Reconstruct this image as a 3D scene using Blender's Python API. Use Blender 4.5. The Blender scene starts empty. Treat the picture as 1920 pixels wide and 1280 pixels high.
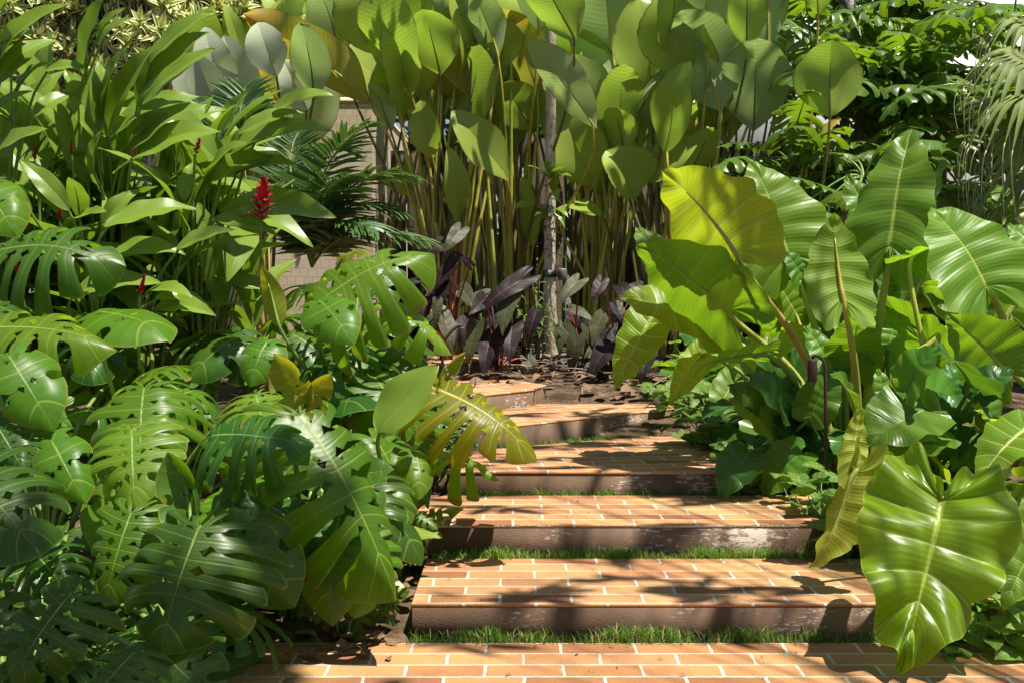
EXPO = 0.92
import bpy, math, random
import numpy as np
from mathutils import Vector, Matrix

random.seed(7)
R = np.random.RandomState(11)
scene = bpy.context.scene
COL = scene.collection
rad = math.radians

# ------------------------------------------------------------------ camera model
FPX, CX, CY, CAMZ = 2300.0, 960.0, 640.0, 1.27
PITCH = math.atan((640 - 503) / FPX)
CP, SP = math.cos(PITCH), math.sin(PITCH)

def ray(px, py):
    a, b = (px - CX) / FPX, -(py - CY) / FPX
    d = np.array([a, CP + b * SP, -SP + b * CP])
    return d / d[1]

def P(px, py, Y):
    """world point seen at pixel px, py of the 1920 wide photo, Y metres ahead"""
    return np.array([0, 0, CAMZ]) + ray(px, py) * Y

def gnd(px, py, z):
    d = ray(px, py)
    return np.array([0, 0, CAMZ]) + d * ((z - CAMZ) / d[2])

def soil_z(y):
    return np.interp(y, [0, 4.12, 8.1, 14, 60], [-.04, -.04, .5, .56, .8])

def base_at(px, Y):
    x = (px - CX) / FPX * Y
    return np.array([x, Y, float(soil_z(Y))])

def nrm(v):
    v = np.asarray(v, float)
    return v / (np.linalg.norm(v) + 1e-9)

# ------------------------------------------------------------------ object helpers
def tag(o, label=None, cat=None, group=None, kind=None):
    if label: o['label'] = label
    if cat: o['category'] = cat
    if group: o['group'] = group
    if kind: o['kind'] = kind
    return o

def empty(name, loc, label, cat, group=None):
    o = bpy.data.objects.new(name, None)
    o.empty_display_size = .1
    COL.objects.link(o)
    o.location = [float(v) for v in loc]
    return tag(o, label, cat, group)

def new_mesh(name, V, F, mats, smooth=True, uv=None, uv2=None, mi=None):
    """V (n,3); F list of index tuples or (m,4) array"""
    me = bpy.data.meshes.new(name)
    V = np.asarray(V, np.float32)
    if isinstance(F, np.ndarray):
        k = F.shape[1]
        li = F.astype(np.int32).ravel()
        ls = np.arange(0, len(li), k, dtype=np.int32)
    else:
        cnt = np.array([len(f) for f in F], np.int32)
        li = np.fromiter((i for f in F for i in f), np.int32)
        ls = np.concatenate([[0], np.cumsum(cnt)[:-1]]).astype(np.int32)
    me.vertices.add(len(V)); me.vertices.foreach_set('co', V.ravel())
    me.loops.add(len(li)); me.loops.foreach_set('vertex_index', li)
    me.polygons.add(len(ls)); me.polygons.foreach_set('loop_start', ls)
    me.update(calc_edges=True)
    if smooth:
        me.polygons.foreach_set('use_smooth', np.ones(len(ls), bool))
    if mi is not None:
        me.polygons.foreach_set('material_index', np.asarray(mi, np.int32))
    if uv is not None:
        l = me.uv_layers.new(name='ts'); l.data.foreach_set('uv', np.asarray(uv, np.float32)[li].ravel())
    if uv2 is not None:
        l = me.uv_layers.new(name='xy'); l.data.foreach_set('uv', np.asarray(uv2, np.float32)[li].ravel())
    for m in (mats if isinstance(mats, (list, tuple)) else [mats]):
        me.materials.append(m)
    return me

def mobj(name, me, parent=None):
    o = bpy.data.objects.new(name, me)
    COL.objects.link(o)
    if parent: o.parent = parent
    return o

class Acc:
    """collects shapes into one mesh"""
    def __init__(s): s.V, s.F, s.U, s.W, s.n = [], [], [], [], 0
    def add(s, V, F, uv=None, uv2=None):
        V = np.asarray(V, float)
        s.V.append(V)
        F = F.tolist() if isinstance(F, np.ndarray) else F
        s.F += [tuple(i + s.n for i in f) for f in F]
        s.U.append(np.zeros((len(V), 2)) if uv is None else uv)
        s.W.append(np.zeros((len(V), 2)) if uv2 is None else uv2)
        s.n += len(V)
        return s
    def box(s, lo, hi, rz=0, piv=None):
        x0, y0, z0 = lo; x1, y1, z1 = hi
        V = np.array([[x0,y0,z0],[x1,y0,z0],[x1,y1,z0],[x0,y1,z0],[x0,y0,z1],[x1,y0,z1],[x1,y1,z1],[x0,y1,z1]], float)
        if rz:
            p = np.array(piv if piv is not None else ((x0+x1)/2, (y0+y1)/2, 0))
            c, sn = math.cos(rz), math.sin(rz)
            d = V - p; V = p + np.stack([d[:,0]*c - d[:,1]*sn, d[:,0]*sn + d[:,1]*c, d[:,2]], 1)
        return s.add(V, [(3,2,1,0),(4,5,6,7),(0,1,5,4),(1,2,6,5),(2,3,7,6),(3,0,4,7)])
    def prism(s, poly, z0, z1):
        n = len(poly)
        V = [(p[0], p[1], z0) for p in poly] + [(p[0], p[1], z1) for p in poly]
        F = [tuple(range(n))[::-1], tuple(range(n, 2*n))] + [(i, (i+1) % n, n + (i+1) % n, n + i) for i in range(n)]
        return s.add(V, F)
    def tube(s, pts, r, sides=7, cap=True):
        V, F, uv = tube(pts, r, sides, cap)
        return s.add(V, F, uv)
    def obj(s, name, mats, parent=None, smooth=True, off=None):
        V = np.concatenate(s.V)
        if off is not None: V = V - np.asarray(off)
        return mobj(name, new_mesh(name, V, s.F, mats, smooth, np.concatenate(s.U), np.concatenate(s.W)), parent)

def tube(pts, r, sides=7, cap=True):
    pts = np.asarray(pts, float); n = len(pts)
    r = np.full(n, r) if np.isscalar(r) else np.interp(np.linspace(0,1,n), np.linspace(0,1,len(r)), r)
    T = np.gradient(pts, axis=0); T /= np.linalg.norm(T, axis=1)[:,None] + 1e-9
    up = np.array([0,0,1.]) if abs(T[0,2]) < .9 else np.array([0,1.,0])
    V, uv = [], []
    A = nrm(np.cross(T[0], up))
    for i in range(n):
        A = nrm(A - T[i]*A.dot(T[i])); B = np.cross(T[i], A)
        for k in range(sides):
            a = 2*math.pi*k/sides
            V.append(pts[i] + r[i]*(A*math.cos(a) + B*math.sin(a))); uv.append((i/(n-1), k/sides))
    F = [(i*sides+k, i*sides+(k+1)%sides, (i+1)*sides+(k+1)%sides, (i+1)*sides+k) for i in range(n-1) for k in range(sides)]
    if cap:
        F += [tuple(range(sides))[::-1], tuple(range((n-1)*sides, n*sides))]
    return np.array(V), F, np.array(uv)

def bez(a, b, c, n=10, d=None):
    t = np.linspace(0, 1, n)[:,None]
    a, b, c = map(np.asarray, (a, b, c))
    if d is None: return (1-t)**2*a + 2*t*(1-t)*b + t*t*c
    return (1-t)**3*a + 3*t*(1-t)**2*b + 3*t*t*(1-t)*c + t**3*np.asarray(d)

def catmull(pts, n):
    p = np.asarray(pts, float); p = np.vstack([2*p[0]-p[1], p, 2*p[-1]-p[-2]])
    m = len(p) - 3; t = np.linspace(0, m-1e-6, n); i = t.astype(int); u = (t-i)[:,None]
    a, b, c, d = p[i], p[i+1], p[i+2], p[i+3]
    return .5*(2*b + (c-a)*u + (2*a-5*b+4*c-d)*u*u + (3*b-a-3*c+d)*u**3)

# ------------------------------------------------------------------ materials
def nt(name):
    m = bpy.data.materials.new(name); m.use_nodes = True
    t = m.node_tree; t.nodes.clear()
    return m, t
class N:
    """tiny node helper"""
    def __init__(s, t): s.t = t
    def __call__(s, typ, **kw):
        n = s.t.nodes.new(typ)
        for k, v in kw.items():
            if k.startswith('i_'):
                n.inputs[k[2:].replace('_', ' ')].default_value = v
            else: setattr(n, k, v)
        return n
    def l(s, a, b): s.t.links.new(a, b)
    def math(s, op, a, b=None, c=None, clamp=False):
        n = s.t.nodes.new('ShaderNodeMath'); n.operation = op; n.use_clamp = clamp
        for i, v in enumerate((a, b, c)):
            if v is None: continue
            if isinstance(v, (int, float)): n.inputs[i].default_value = v
            else: s.l(v, n.inputs[i])
        return n.outputs[0]
    def step(s, v, lo, hi):
        n = s.t.nodes.new('ShaderNodeMapRange'); n.interpolation_type = 'SMOOTHSTEP'
        for i, x in ((0, v), (1, lo), (2, hi)):
            if isinstance(x, (int, float)): n.inputs[i].default_value = x
            else: s.l(x, n.inputs[i])
        return n.outputs[0]
    def mix(s, f, a, b, typ='MIX'):
        n = s.t.nodes.new('ShaderNodeMix'); n.data_type = 'RGBA'; n.blend_type = typ
        for i, v in ((0, f), (6, a), (7, b)):
            if isinstance(v, (int, float)): n.inputs[i].default_value = v
            elif isinstance(v, tuple): n.inputs[i].default_value = (*v, 1) if len(v) == 3 else v
            else: s.l(v, n.inputs[i])
        return n.outputs[2]
    def noise(s, scale, detail=3, rough=.55, vec=None, w=None):
        n = s.t.nodes.new('ShaderNodeTexNoise')
        n.inputs['Scale'].default_value = scale; n.inputs['Detail'].default_value = detail; n.inputs['Roughness'].default_value = rough
        if vec is not None: s.l(vec, n.inputs['Vector'])
        return n.outputs['Fac']

def leaf_mat(name, top, under, vein, trans, nv=8, vw=.07, mw=.012, rib=0, rough=.38, tw=.4, vstr=.75, edge=None,
             bump=.5, var=.25, hue=.02, patch=None, spec=.32, bulge=1.0, vein_fade=.6, tip=None, bdist=.12):
    m, t = nt(name); n = N(t)
    ts = n('ShaderNodeUVMap', uv_map='ts'); xy = n('ShaderNodeUVMap', uv_map='xy')
    sep = n('ShaderNodeSeparateXYZ'); n.l(ts.outputs[0], sep.inputs[0])
    sep2 = n('ShaderNodeSeparateXYZ'); n.l(xy.outputs[0], sep2.inputs[0])
    T, S, X, Y = sep.outputs[0], sep.outputs[1], sep2.outputs[0], sep2.outputs[1]
    oi = n('ShaderNodeObjectInfo'); geo = n('ShaderNodeNewGeometry'); tc = n('ShaderNodeTexCoord')
    d = n.math('PINGPONG', n.math('MULTIPLY', T, float(nv)), .5)            # 0 on a vein
    wv = n.math('MULTIPLY', n.math('SUBTRACT', 1.05, n.math('MULTIPLY', S, vein_fade)), vw*1.5)
    vm = n.math('SUBTRACT', 1.0, n.step(d, 0.0, wv))
    ax = n.math('ABSOLUTE', X)
    mwid = n.math('MULTIPLY', n.math('SUBTRACT', 1.1, Y), mw)
    mm = n.math('SUBTRACT', 1.0, n.step(ax, n.math('MULTIPLY', mwid, .5), mwid))
    mask = n.math('MULTIPLY', n.math('MAXIMUM', vm, mm), vstr)
    no = n.noise(5, 4, .6, tc.outputs['Object'])
    no2 = n.noise(60, 2, .5, tc.outputs['Object'])
    base = n.mix(n.math('MULTIPLY', n.math('SUBTRACT', 1.0, geo.outputs['Backfacing']), 1.0), under, top)
    mott = n.math('ADD', n.math('MULTIPLY', no, .7), n.math('MULTIPLY', no2, .3))
    valn = n.math('ADD', 1-var, n.math('MULTIPLY', mott, 2*var))
    if nv > 3:   # fine cross veins between the main ones
        fine = n.math('PINGPONG', n.math('ADD', n.math('MULTIPLY', T, nv*5.0), n.math('MULTIPLY', no2, .25)), .5)
        valn = n.math('MULTIPLY', valn, n.math('ADD', .93, n.math('MULTIPLY', fine, .26)))
    if rib:
        rb = n.math('PINGPONG', n.math('MULTIPLY', T, float(rib)), .5)
        valn = n.math('MULTIPLY', valn, n.math('ADD', .84, n.math('MULTIPLY', rb, .60)))
    hsv = n('ShaderNodeHueSaturation')
    n.l(n.math('ADD', .5-hue, n.math('MULTIPLY', oi.outputs['Random'], 2*hue)), hsv.inputs['Hue'])
    r2 = n.math('FRACT', n.math('MULTIPLY', oi.outputs['Random'], 17.31))
    n.l(n.math('MULTIPLY', valn, n.math('ADD', .78, n.math('MULTIPLY', r2, .44))), hsv.inputs['Value'])
    n.l(base, hsv.inputs['Color'])
    c = n.mix(mask, hsv.outputs[0], vein)
    tcol = n.mix(n.math('MULTIPLY', mask, .6), trans, vein)
    if edge is not None:
        em = n.step(S, .965, 1.0)
        c = n.mix(n.math('MULTIPLY', em, .6), c, edge)
    if patch is not None:
        pm = n.math('MULTIPLY', n.step(n.math('ADD', n.math('MULTIPLY', no, .8), n.math('MULTIPLY', Y, .45)), .72, .95), .85)
        c = n.mix(pm, c, patch); tcol = n.mix(pm, tcol, tuple(min(1, v*1.6) for v in patch))
    if tip is not None:   # dry scorched margins, as on ageing blades
        bm = n.step(n.math('ADD', S, n.math('MULTIPLY', no, .22)), 1.04, 1.12)
        c = n.mix(n.math('MULTIPLY', bm, .8), c, tip); tcol = n.mix(bm, tcol, tip)
    # small blemishes
    sp = n.step(n.noise(38, 2, .5, tc.outputs['Object']), .73, .78)
    c = n.mix(n.math('MULTIPLY', sp, .35), c, (.16, .12, .03))
    h = n.math('MULTIPLY', n.math('POWER', n.math('MULTIPLY', d, 2.0), .6), .02*bulge)
    h = n.math('ADD', h, n.math('MULTIPLY', no, .012))
    h = n.math('ADD', h, n.math('MULTIPLY', no2, .0015))
    h = n.math('SUBTRACT', h, n.math('MULTIPLY', mm, .006))
    if nv > 3: h = n.math('ADD', h, n.math('MULTIPLY', fine, .010))
    if rib:
        h = n.math('ADD', h, n.math('MULTIPLY', rb, .006))
    bp = n('ShaderNodeBump'); bp.inputs['Strength'].default_value = bump; bp.inputs['Distance'].default_value = bdist
    n.l(h, bp.inputs['Height'])
    pr = n('ShaderNodeBsdfPrincipled')
    n.l(c, pr.inputs['Base Color']); n.l(bp.outputs[0], pr.inputs['Normal'])
    rr = n.math('ADD', n.math('ADD', rough-.06, n.math('MULTIPLY', no2, .14)), n.math('MULTIPLY', geo.outputs['Backfacing'], .2))
    n.l(rr, pr.inputs['Roughness']); pr.inputs['Specular IOR Level'].default_value = spec
    tl = n('ShaderNodeBsdfTranslucent')
    h2 = n('ShaderNodeHueSaturation'); n.l(tcol, h2.inputs['Color'])
    n.l(n.math('MULTIPLY', valn, n.math('ADD', .8, n.math('MULTIPLY', r2, .4))), h2.inputs['Value'])
    n.l(h2.outputs[0], tl.inputs['Color']); n.l(bp.outputs[0], tl.inputs['Normal'])
    mx = n('ShaderNodeMixShader'); mx.inputs[0].default_value = tw
    n.l(pr.outputs[0], mx.inputs[1]); n.l(tl.outputs[0], mx.inputs[2])
    out = n('ShaderNodeOutputMaterial'); n.l(mx.outputs[0], out.inputs[0])
    return m

def solid_mat(name, c1, c2, scale=8, rough=.6, bump=.2, bscale=60, spec=.4, stretch=(1,1,1), c3=None, lo=.35, hi=.65, rvar=.2):
    m, t = nt(name); n = N(t)
    tc = n('ShaderNodeTexCoord'); mp = n('ShaderNodeMapping'); mp.inputs['Scale'].default_value = stretch
    n.l(tc.outputs['Object'], mp.inputs[0])
    a = n.noise(scale, 5, .6, mp.outputs[0]); b = n.noise(bscale, 3, .6, mp.outputs[0])
    c = n.mix(n.step(a, lo, hi), c1, c2)
    if c3 is not None: c = n.mix(n.step(n.noise(scale*3.1, 4, .65, mp.outputs[0]), .56, .66), c, c3)
    oi = n('ShaderNodeObjectInfo'); h = n('ShaderNodeHueSaturation')
    n.l(n.math('ADD', 1-rvar, n.math('ADD', n.math('MULTIPLY', oi.outputs['Random'], rvar), n.math('MULTIPLY', b, rvar))), h.inputs['Value'])
    n.l(c, h.inputs['Color'])
    bp = n('ShaderNodeBump'); bp.inputs['Strength'].default_value = bump; bp.inputs['Distance'].default_value = .05
    n.l(n.math('ADD', a, n.math('MULTIPLY', b, .5)), bp.inputs['Height'])
    pr = n('ShaderNodeBsdfPrincipled'); n.l(h.outputs[0], pr.inputs['Base Color']); n.l(bp.outputs[0], pr.inputs['Normal'])
    pr.inputs['Roughness'].default_value = rough; pr.inputs['Specular IOR Level'].default_value = spec
    out = n('ShaderNodeOutputMaterial'); n.l(pr.outputs[0], out.inputs[0])
    return m

def brick_mat(name, bw, rh, mortar, c1, c2, cm, off=(0,0), rough=.75, bump=.8, dirt=.62, freq=2):
    m, t = nt(name); n = N(t)
    tc = n('ShaderNodeTexCoord'); mp = n('ShaderNodeMapping'); mp.inputs['Location'].default_value = (off[0], off[1], 0)
    n.l(tc.outputs['UV'], mp.inputs[0])
    # slight wobble of the courses
    wn = n('ShaderNodeTexNoise'); wn.inputs['Scale'].default_value = 5; n.l(mp.outputs[0], wn.inputs['Vector'])
    va = n('ShaderNodeVectorMath', operation='MULTIPLY_ADD'); n.l(wn.outputs['Color'], va.inputs[0]); va.inputs[1].default_value = (.012,.008,0); n.l(mp.outputs[0], va.inputs[2])
    wn2 = n('ShaderNodeTexNoise'); wn2.inputs['Scale'].default_value = 55; wn2.inputs['Detail'].default_value = 4; n.l(mp.outputs[0], wn2.inputs['Vector'])
    vb = n('ShaderNodeVectorMath', operation='MULTIPLY_ADD'); n.l(wn2.outputs['Color'], vb.inputs[0]); vb.inputs[1].default_value = (.010,.008,0); n.l(va.outputs[0], vb.inputs[2]); va = vb
    b = n('ShaderNodeTexBrick'); n.l(va.outputs[0], b.inputs['Vector'])
    b.offset = .5; b.offset_frequency = freq
    b.inputs['Scale'].default_value = 1; b.inputs['Brick Width'].default_value = bw; b.inputs['Row Height'].default_value = rh
    b.inputs['Mortar Size'].default_value = mortar; b.inputs['Mortar Smooth'].default_value = .15; b.inputs['Bias'].default_value = 0
    b.inputs['Color1'].default_value = (*c1,1); b.inputs['Color2'].default_value = (*c2,1); b.inputs['Mortar'].default_value = (*cm,1)
    a = n.noise(9, 5, .65, va.outputs[0]); f = n.noise(90, 3, .6, va.outputs[0])
    h = n('ShaderNodeHueSaturation'); n.l(b.outputs['Color'], h.inputs['Color'])
    n.l(n.math('ADD', 1-dirt*.75, n.math('ADD', n.math('MULTIPLY', a, dirt), n.math('MULTIPLY', f, dirt*.5))), h.inputs['Value'])
    hv = n('ShaderNodeHueSaturation'); n.l(n.math('ADD', .47, n.math('MULTIPLY', n.noise(2.3, 2, .5, va.outputs[0]), .06)), hv.inputs['Hue']); n.l(h.outputs[0], hv.inputs['Color']); h = hv
    c = n.mix(n.math('MULTIPLY', n.step(n.noise(3.5, 4, .6, va.outputs[0]), .48, .75), dirt*.9), h.outputs[0], tuple(v*.35 for v in c1))
    sp = n.step(n.noise(140, 1, .5, va.outputs[0]), .72, .76)
    c = n.mix(n.math('MULTIPLY', sp, .7), c, (.05,.035,.025))
    bp = n('ShaderNodeBump'); bp.inputs['Strength'].default_value = bump; bp.inputs['Distance'].default_value = .01
    n.l(n.math('ADD', n.math('SUBTRACT', 1.0, b.outputs['Fac']), n.math('MULTIPLY', f, .5)), bp.inputs['Height'])
    pr = n('ShaderNodeBsdfPrincipled'); n.l(c, pr.inputs['Base Color']); n.l(bp.outputs[0], pr.inputs['Normal'])
    pr.inputs['Roughness'].default_value = rough; pr.inputs['Specular IOR Level'].default_value = .3
    out = n('ShaderNodeOutputMaterial'); n.l(pr.outputs[0], out.inputs[0])
    return m

M = {}
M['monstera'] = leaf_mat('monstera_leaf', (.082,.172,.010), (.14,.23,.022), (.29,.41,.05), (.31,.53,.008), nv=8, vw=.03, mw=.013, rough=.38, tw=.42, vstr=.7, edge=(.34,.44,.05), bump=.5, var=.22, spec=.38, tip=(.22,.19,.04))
M['monstera_shaded'] = leaf_mat('monstera_shaded_leaf', (.036,.100,.011), (.08,.15,.018), (.20,.29,.045), (.20,.40,.006), nv=8, vw=.03, mw=.013, rough=.36, tw=.34, vstr=.7, edge=(.22,.34,.05), bump=.5, var=.22, spec=.38)  # darker monstera copy for shaded leaves and gaps; the shade is in its colour
M['monstera_yellow'] = leaf_mat('monstera_yellow_leaf', (.16,.19,.012), (.24,.27,.025), (.48,.46,.07), (.52,.50,.010), nv=8, vw=.04, mw=.02, rough=.36, tw=.5, vstr=.7, edge=(.34,.38,.04), bump=.45, var=.25, tip=(.30,.16,.03))
M['alocasia'] = leaf_mat('elephant_ear_leaf', (.115,.235,.024), (.17,.28,.03), (.38,.50,.09), (.33,.58,.015), nv=9, vw=.04, mw=.024, rough=.38, tw=.44, vstr=.8, edge=(.30,.46,.05), bump=.9, var=.2, bulge=1.3, vein_fade=.75, spec=.38)
M['alocasia_lime'] = leaf_mat('elephant_ear_lime_leaf', (.17,.30,.018), (.34,.42,.05), (.62,.64,.20), (.56,.70,.02), nv=9, vw=.05, mw=.030, rough=.38, tw=.5, vstr=.9, edge=(.44,.50,.06), bump=1.0, var=.22, bulge=1.4, vein_fade=.75)
M['alocasia_gloss'] = leaf_mat('elephant_ear_glossy_leaf', (.15,.29,.010), (.21,.33,.018), (.44,.58,.09), (.38,.66,.006), nv=9, vw=.04, mw=.024, rough=.32, tw=.42, vstr=.75, edge=(.34,.50,.05), bump=1.0, var=.2, bulge=1.5, vein_fade=.75, spec=.5)
M['calathea'] = leaf_mat('calathea_leaf', (.100,.215,.018), (.13,.255,.038), (.38,.48,.08), (.29,.59,.012), nv=1, vw=0, mw=.014, rib=32, rough=.36, tw=.46, vstr=.9, bump=.4, var=.2, bulge=0, tip=(.22,.15,.03), spec=.42)
M['calathea_silver'] = leaf_mat('calathea_silver_leaf', (.10,.205,.04), (.20,.29,.16), (.38,.46,.20), (.26,.52,.04), nv=1, vw=0, mw=.013, rib=30, rough=.40, tw=.42, vstr=.9, bump=.4, var=.2, bulge=0, tip=(.25,.18,.06), spec=.42)
M['calathea_white'] = leaf_mat('calathea_white_backed_leaf', (.30,.36,.27), (.42,.47,.39), (.50,.55,.36), (.30,.44,.14), nv=1, vw=0, mw=.013, rib=26, rough=.45, tw=.25, vstr=.7, bump=.4, var=.2, bulge=0, tip=(.35,.28,.12))
M['calathea_orange'] = leaf_mat('calathea_ageing_leaf', (.14,.19,.025), (.19,.24,.05), (.42,.38,.07), (.46,.54,.015), nv=1, vw=0, mw=.012, rib=32, rough=.4, tw=.44, vstr=.8, bump=.3, var=.22, bulge=0, patch=(.50,.24,.012), tip=(.34,.15,.02))
M['ginger'] = leaf_mat('ginger_leaf', (.066,.138,.010), (.11,.19,.022), (.25,.36,.045), (.26,.46,.008), nv=1, vw=0, mw=.010, rib=30, rough=.36, tw=.34, vstr=.6, bump=.3, var=.2, bulge=0, edge=(.24,.32,.05), spec=.45)
M['selloum'] = leaf_mat('lobed_philodendron_leaf', (.078,.148,.018), (.13,.19,.03), (.29,.38,.08), (.25,.42,.012), nv=8, vw=.03, mw=.013, rough=.38, tw=.34, vstr=.7, bump=.4, var=.2, spec=.45)
M['palm'] = leaf_mat('palm_leaflet', (.035,.095,.028), (.06,.12,.035), (.12,.2,.06), (.10,.22,.015), nv=1, vw=0, mw=.02, rough=.4, tw=.2, vstr=.4, bump=.2, bulge=0)
M['fanpalm'] = leaf_mat('fan_palm_leaf', (.10,.16,.035), (.14,.20,.05), (.25,.32,.1), (.2,.34,.03), nv=1, vw=0, mw=.02, rough=.4, tw=.3, vstr=.4, bump=.2, bulge=0, tip=(.3,.22,.09))
M['purple'] = leaf_mat('purple_philodendron_leaf', (.017,.011,.012), (.040,.022,.023), (.10,.04,.04), (.10,.03,.02), nv=8, vw=.035, mw=.016, rough=.46, tw=.15, vstr=.7, bump=.4, var=.35, spec=.22)
M['bronze'] = leaf_mat('bronze_philodendron_leaf', (.058,.068,.030), (.070,.05,.035), (.17,.15,.07), (.14,.12,.03), nv=8, vw=.035, mw=.016, rough=.46, tw=.2, vstr=.7, bump=.4, var=.35, spec=.22)
M['anthurium'] = leaf_mat('broad_philodendron_leaf', (.045,.13,.020), (.12,.20,.035), (.11,.22,.05), (.17,.36,.015), nv=9, vw=.04, mw=.016, rough=.30, tw=.3, vstr=.5, bump=.7, var=.2, edge=(.13,.22,.05), bulge=1.4)
M['anthurium_lime'] = leaf_mat('broad_philodendron_lime_leaf', (.15,.30,.020), (.25,.35,.04), (.36,.50,.08), (.50,.62,.02), nv=8, vw=.04, mw=.02, rough=.32, tw=.45, vstr=.6, bump=.6, var=.15, edge=(.4,.4,.06), bulge=1.3)
M['anthurium_lit'] = leaf_mat('broad_philodendron_lit_leaf', (.085,.20,.022), (.16,.26,.04), (.2,.34,.06), (.32,.5,.02), nv=9, vw=.04, mw=.016, rough=.30, tw=.38, vstr=.5, bump=.7, var=.2, edge=(.2,.3,.05), bulge=1.4)  # lighter copy for sunlit leaves; part of the sunlight is in its colour
M['syngonium'] = leaf_mat('arrowhead_leaf', (.095,.20,.030), (.15,.24,.05), (.42,.52,.22), (.28,.48,.03), nv=6, vw=.08, mw=.03, rough=.38, tw=.38, vstr=.7, bump=.4, var=.2)
M['dracaena'] = leaf_mat('variegated_leaf', (.20,.30,.05), (.24,.32,.07), (.18,.25,.06), (.5,.52,.12), nv=1, vw=0, mw=.01, rough=.4, tw=.3, vstr=.3, bump=.1, bulge=0, hue=0)
# cream margins of the variegated leaf: widen the edge band
def _variegate(m):
    t = m.node_tree; n = N(t)
    pr = [x for x in t.nodes if x.type == 'BSDF_PRINCIPLED'][0]
    src = pr.inputs['Base Color'].links[0].from_socket
    ts = n('ShaderNodeUVMap', uv_map='ts'); sep = n('ShaderNodeSeparateXYZ'); n.l(ts.outputs[0], sep.inputs[0])
    c = n.mix(n.step(sep.outputs[1], .35, .5), src, (.86,.84,.42))
    n.l(c, pr.inputs['Base Color'])
_variegate(M['dracaena'])
M['hedge'] = leaf_mat('dense_tree_leaf', (.045,.10,.022), (.06,.12,.03), (.1,.18,.04), (.14,.28,.02), nv=5, vw=.03, mw=.02, rough=.4, tw=.3, vstr=.3, bump=.3)
M['blade'] = leaf_mat('lawn_blade', (.13,.27,.025), (.13,.27,.025), (.1,.2,.03), (.2,.36,.02), nv=1, vw=0, mw=.02, rough=.5, tw=.35, vstr=.2, bump=.1, bulge=0, hue=0, spec=.3)
M['straw'] = solid_mat('dry_blade', (.32,.25,.12), (.22,.16,.07), rough=.8)
M['stalk_green'] = solid_mat('green_stalk', (.13,.22,.04), (.18,.27,.06), 6, .4, .15, stretch=(1,1,.3))
M['stalk_lime'] = solid_mat('lime_stalk', (.30,.36,.05), (.40,.42,.09), 5, .38, .15, stretch=(1,1,.3))
M['stalk_orange'] = solid_mat('orange_stalk', (.36,.36,.07), (.38,.27,.07), 4, .4, .15, stretch=(1,1,.4))
M['stalk_cane'] = solid_mat('yellow_cane', (.44,.42,.06), (.46,.34,.07), 5, .4, .15, stretch=(1,1,.25), c3=(.18,.22,.04))
M['stalk_brown'] = solid_mat('brown_cane', (.17,.13,.04), (.10,.11,.03), 5, .5, .2, stretch=(1,1,.3))
M['stalk_red'] = solid_mat('red_stalk', (.30,.05,.045), (.18,.06,.04), 6, .4, .15)
M['stalk_dark'] = solid_mat('dark_stalk', (.05,.045,.03), (.08,.05,.04), 6, .5, .2)
M['bark'] = solid_mat('grey_ringed_bark', (.40,.34,.24), (.54,.48,.36), 7, .8, .5, 45, .2, (1,1,.5), c3=(.17,.18,.08))
M['bark_dark'] = solid_mat('brown_bark', (.10,.075,.05), (.16,.12,.08), 7, .85, .7, 30, .2, (1,1,.3))
M['bark_mottle'] = solid_mat('mottled_bark', (.10,.085,.06), (.55,.52,.45), 11, .8, .6, 40, .2, (1,1,.6), c3=(.16,.12,.08), lo=.42, hi=.55)
M['root'] = solid_mat('root_bark', (.30,.25,.19), (.20,.16,.12), 12, .85, .6, 50, .2)
M['soil'] = solid_mat('garden_soil', (.055,.036,.022), (.14,.095,.06), 6, .95, 1, 45, .1, c3=(.22,.16,.11))
M['litter'] = solid_mat('dead_leaf', (.20,.12,.06), (.11,.06,.035), 14, .75, .3)
M['pebble'] = solid_mat('white_pebble', (.75,.73,.68), (.65,.62,.57), 14, .6, .3)
M['metal'] = solid_mat('brown_painted_metal', (.050,.026,.020), (.058,.032,.025), 20, .42, .08)
M['black'] = solid_mat('black_plastic', (.015,.015,.016), (.022,.022,.022), 20, .5, .1)
M['greyplastic'] = solid_mat('grey_plastic', (.10,.105,.11), (.14,.14,.145), 20, .45, .05)
M['red'] = solid_mat('red_bract', (.42,.010,.022), (.16,.004,.010), 26, .35, .1, spec=.5)
M['white'] = solid_mat('white_plaster', (.78,.77,.74), (.70,.69,.66), 1.2, .85, .1, 80)
M['brownwall'] = solid_mat('brown_plaster', (.12,.075,.055), (.09,.06,.045), 2, .8, .2, 60)
M['greypanel'] = solid_mat('grey_panel', (.22,.23,.24), (.25,.26,.27), 3, .6, .05)
M['darkwood'] = solid_mat('weathered_dark_wood', (.050,.040,.030), (.095,.07,.05), 3, .8, .6, 30, .2, (6,6,.5))
M['bamboo'] = solid_mat('bamboo_slat', (.50,.27,.08), (.38,.19,.06), 4, .6, .3, 30, .3, (4,4,.5))
M['riser'] = None

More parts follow.
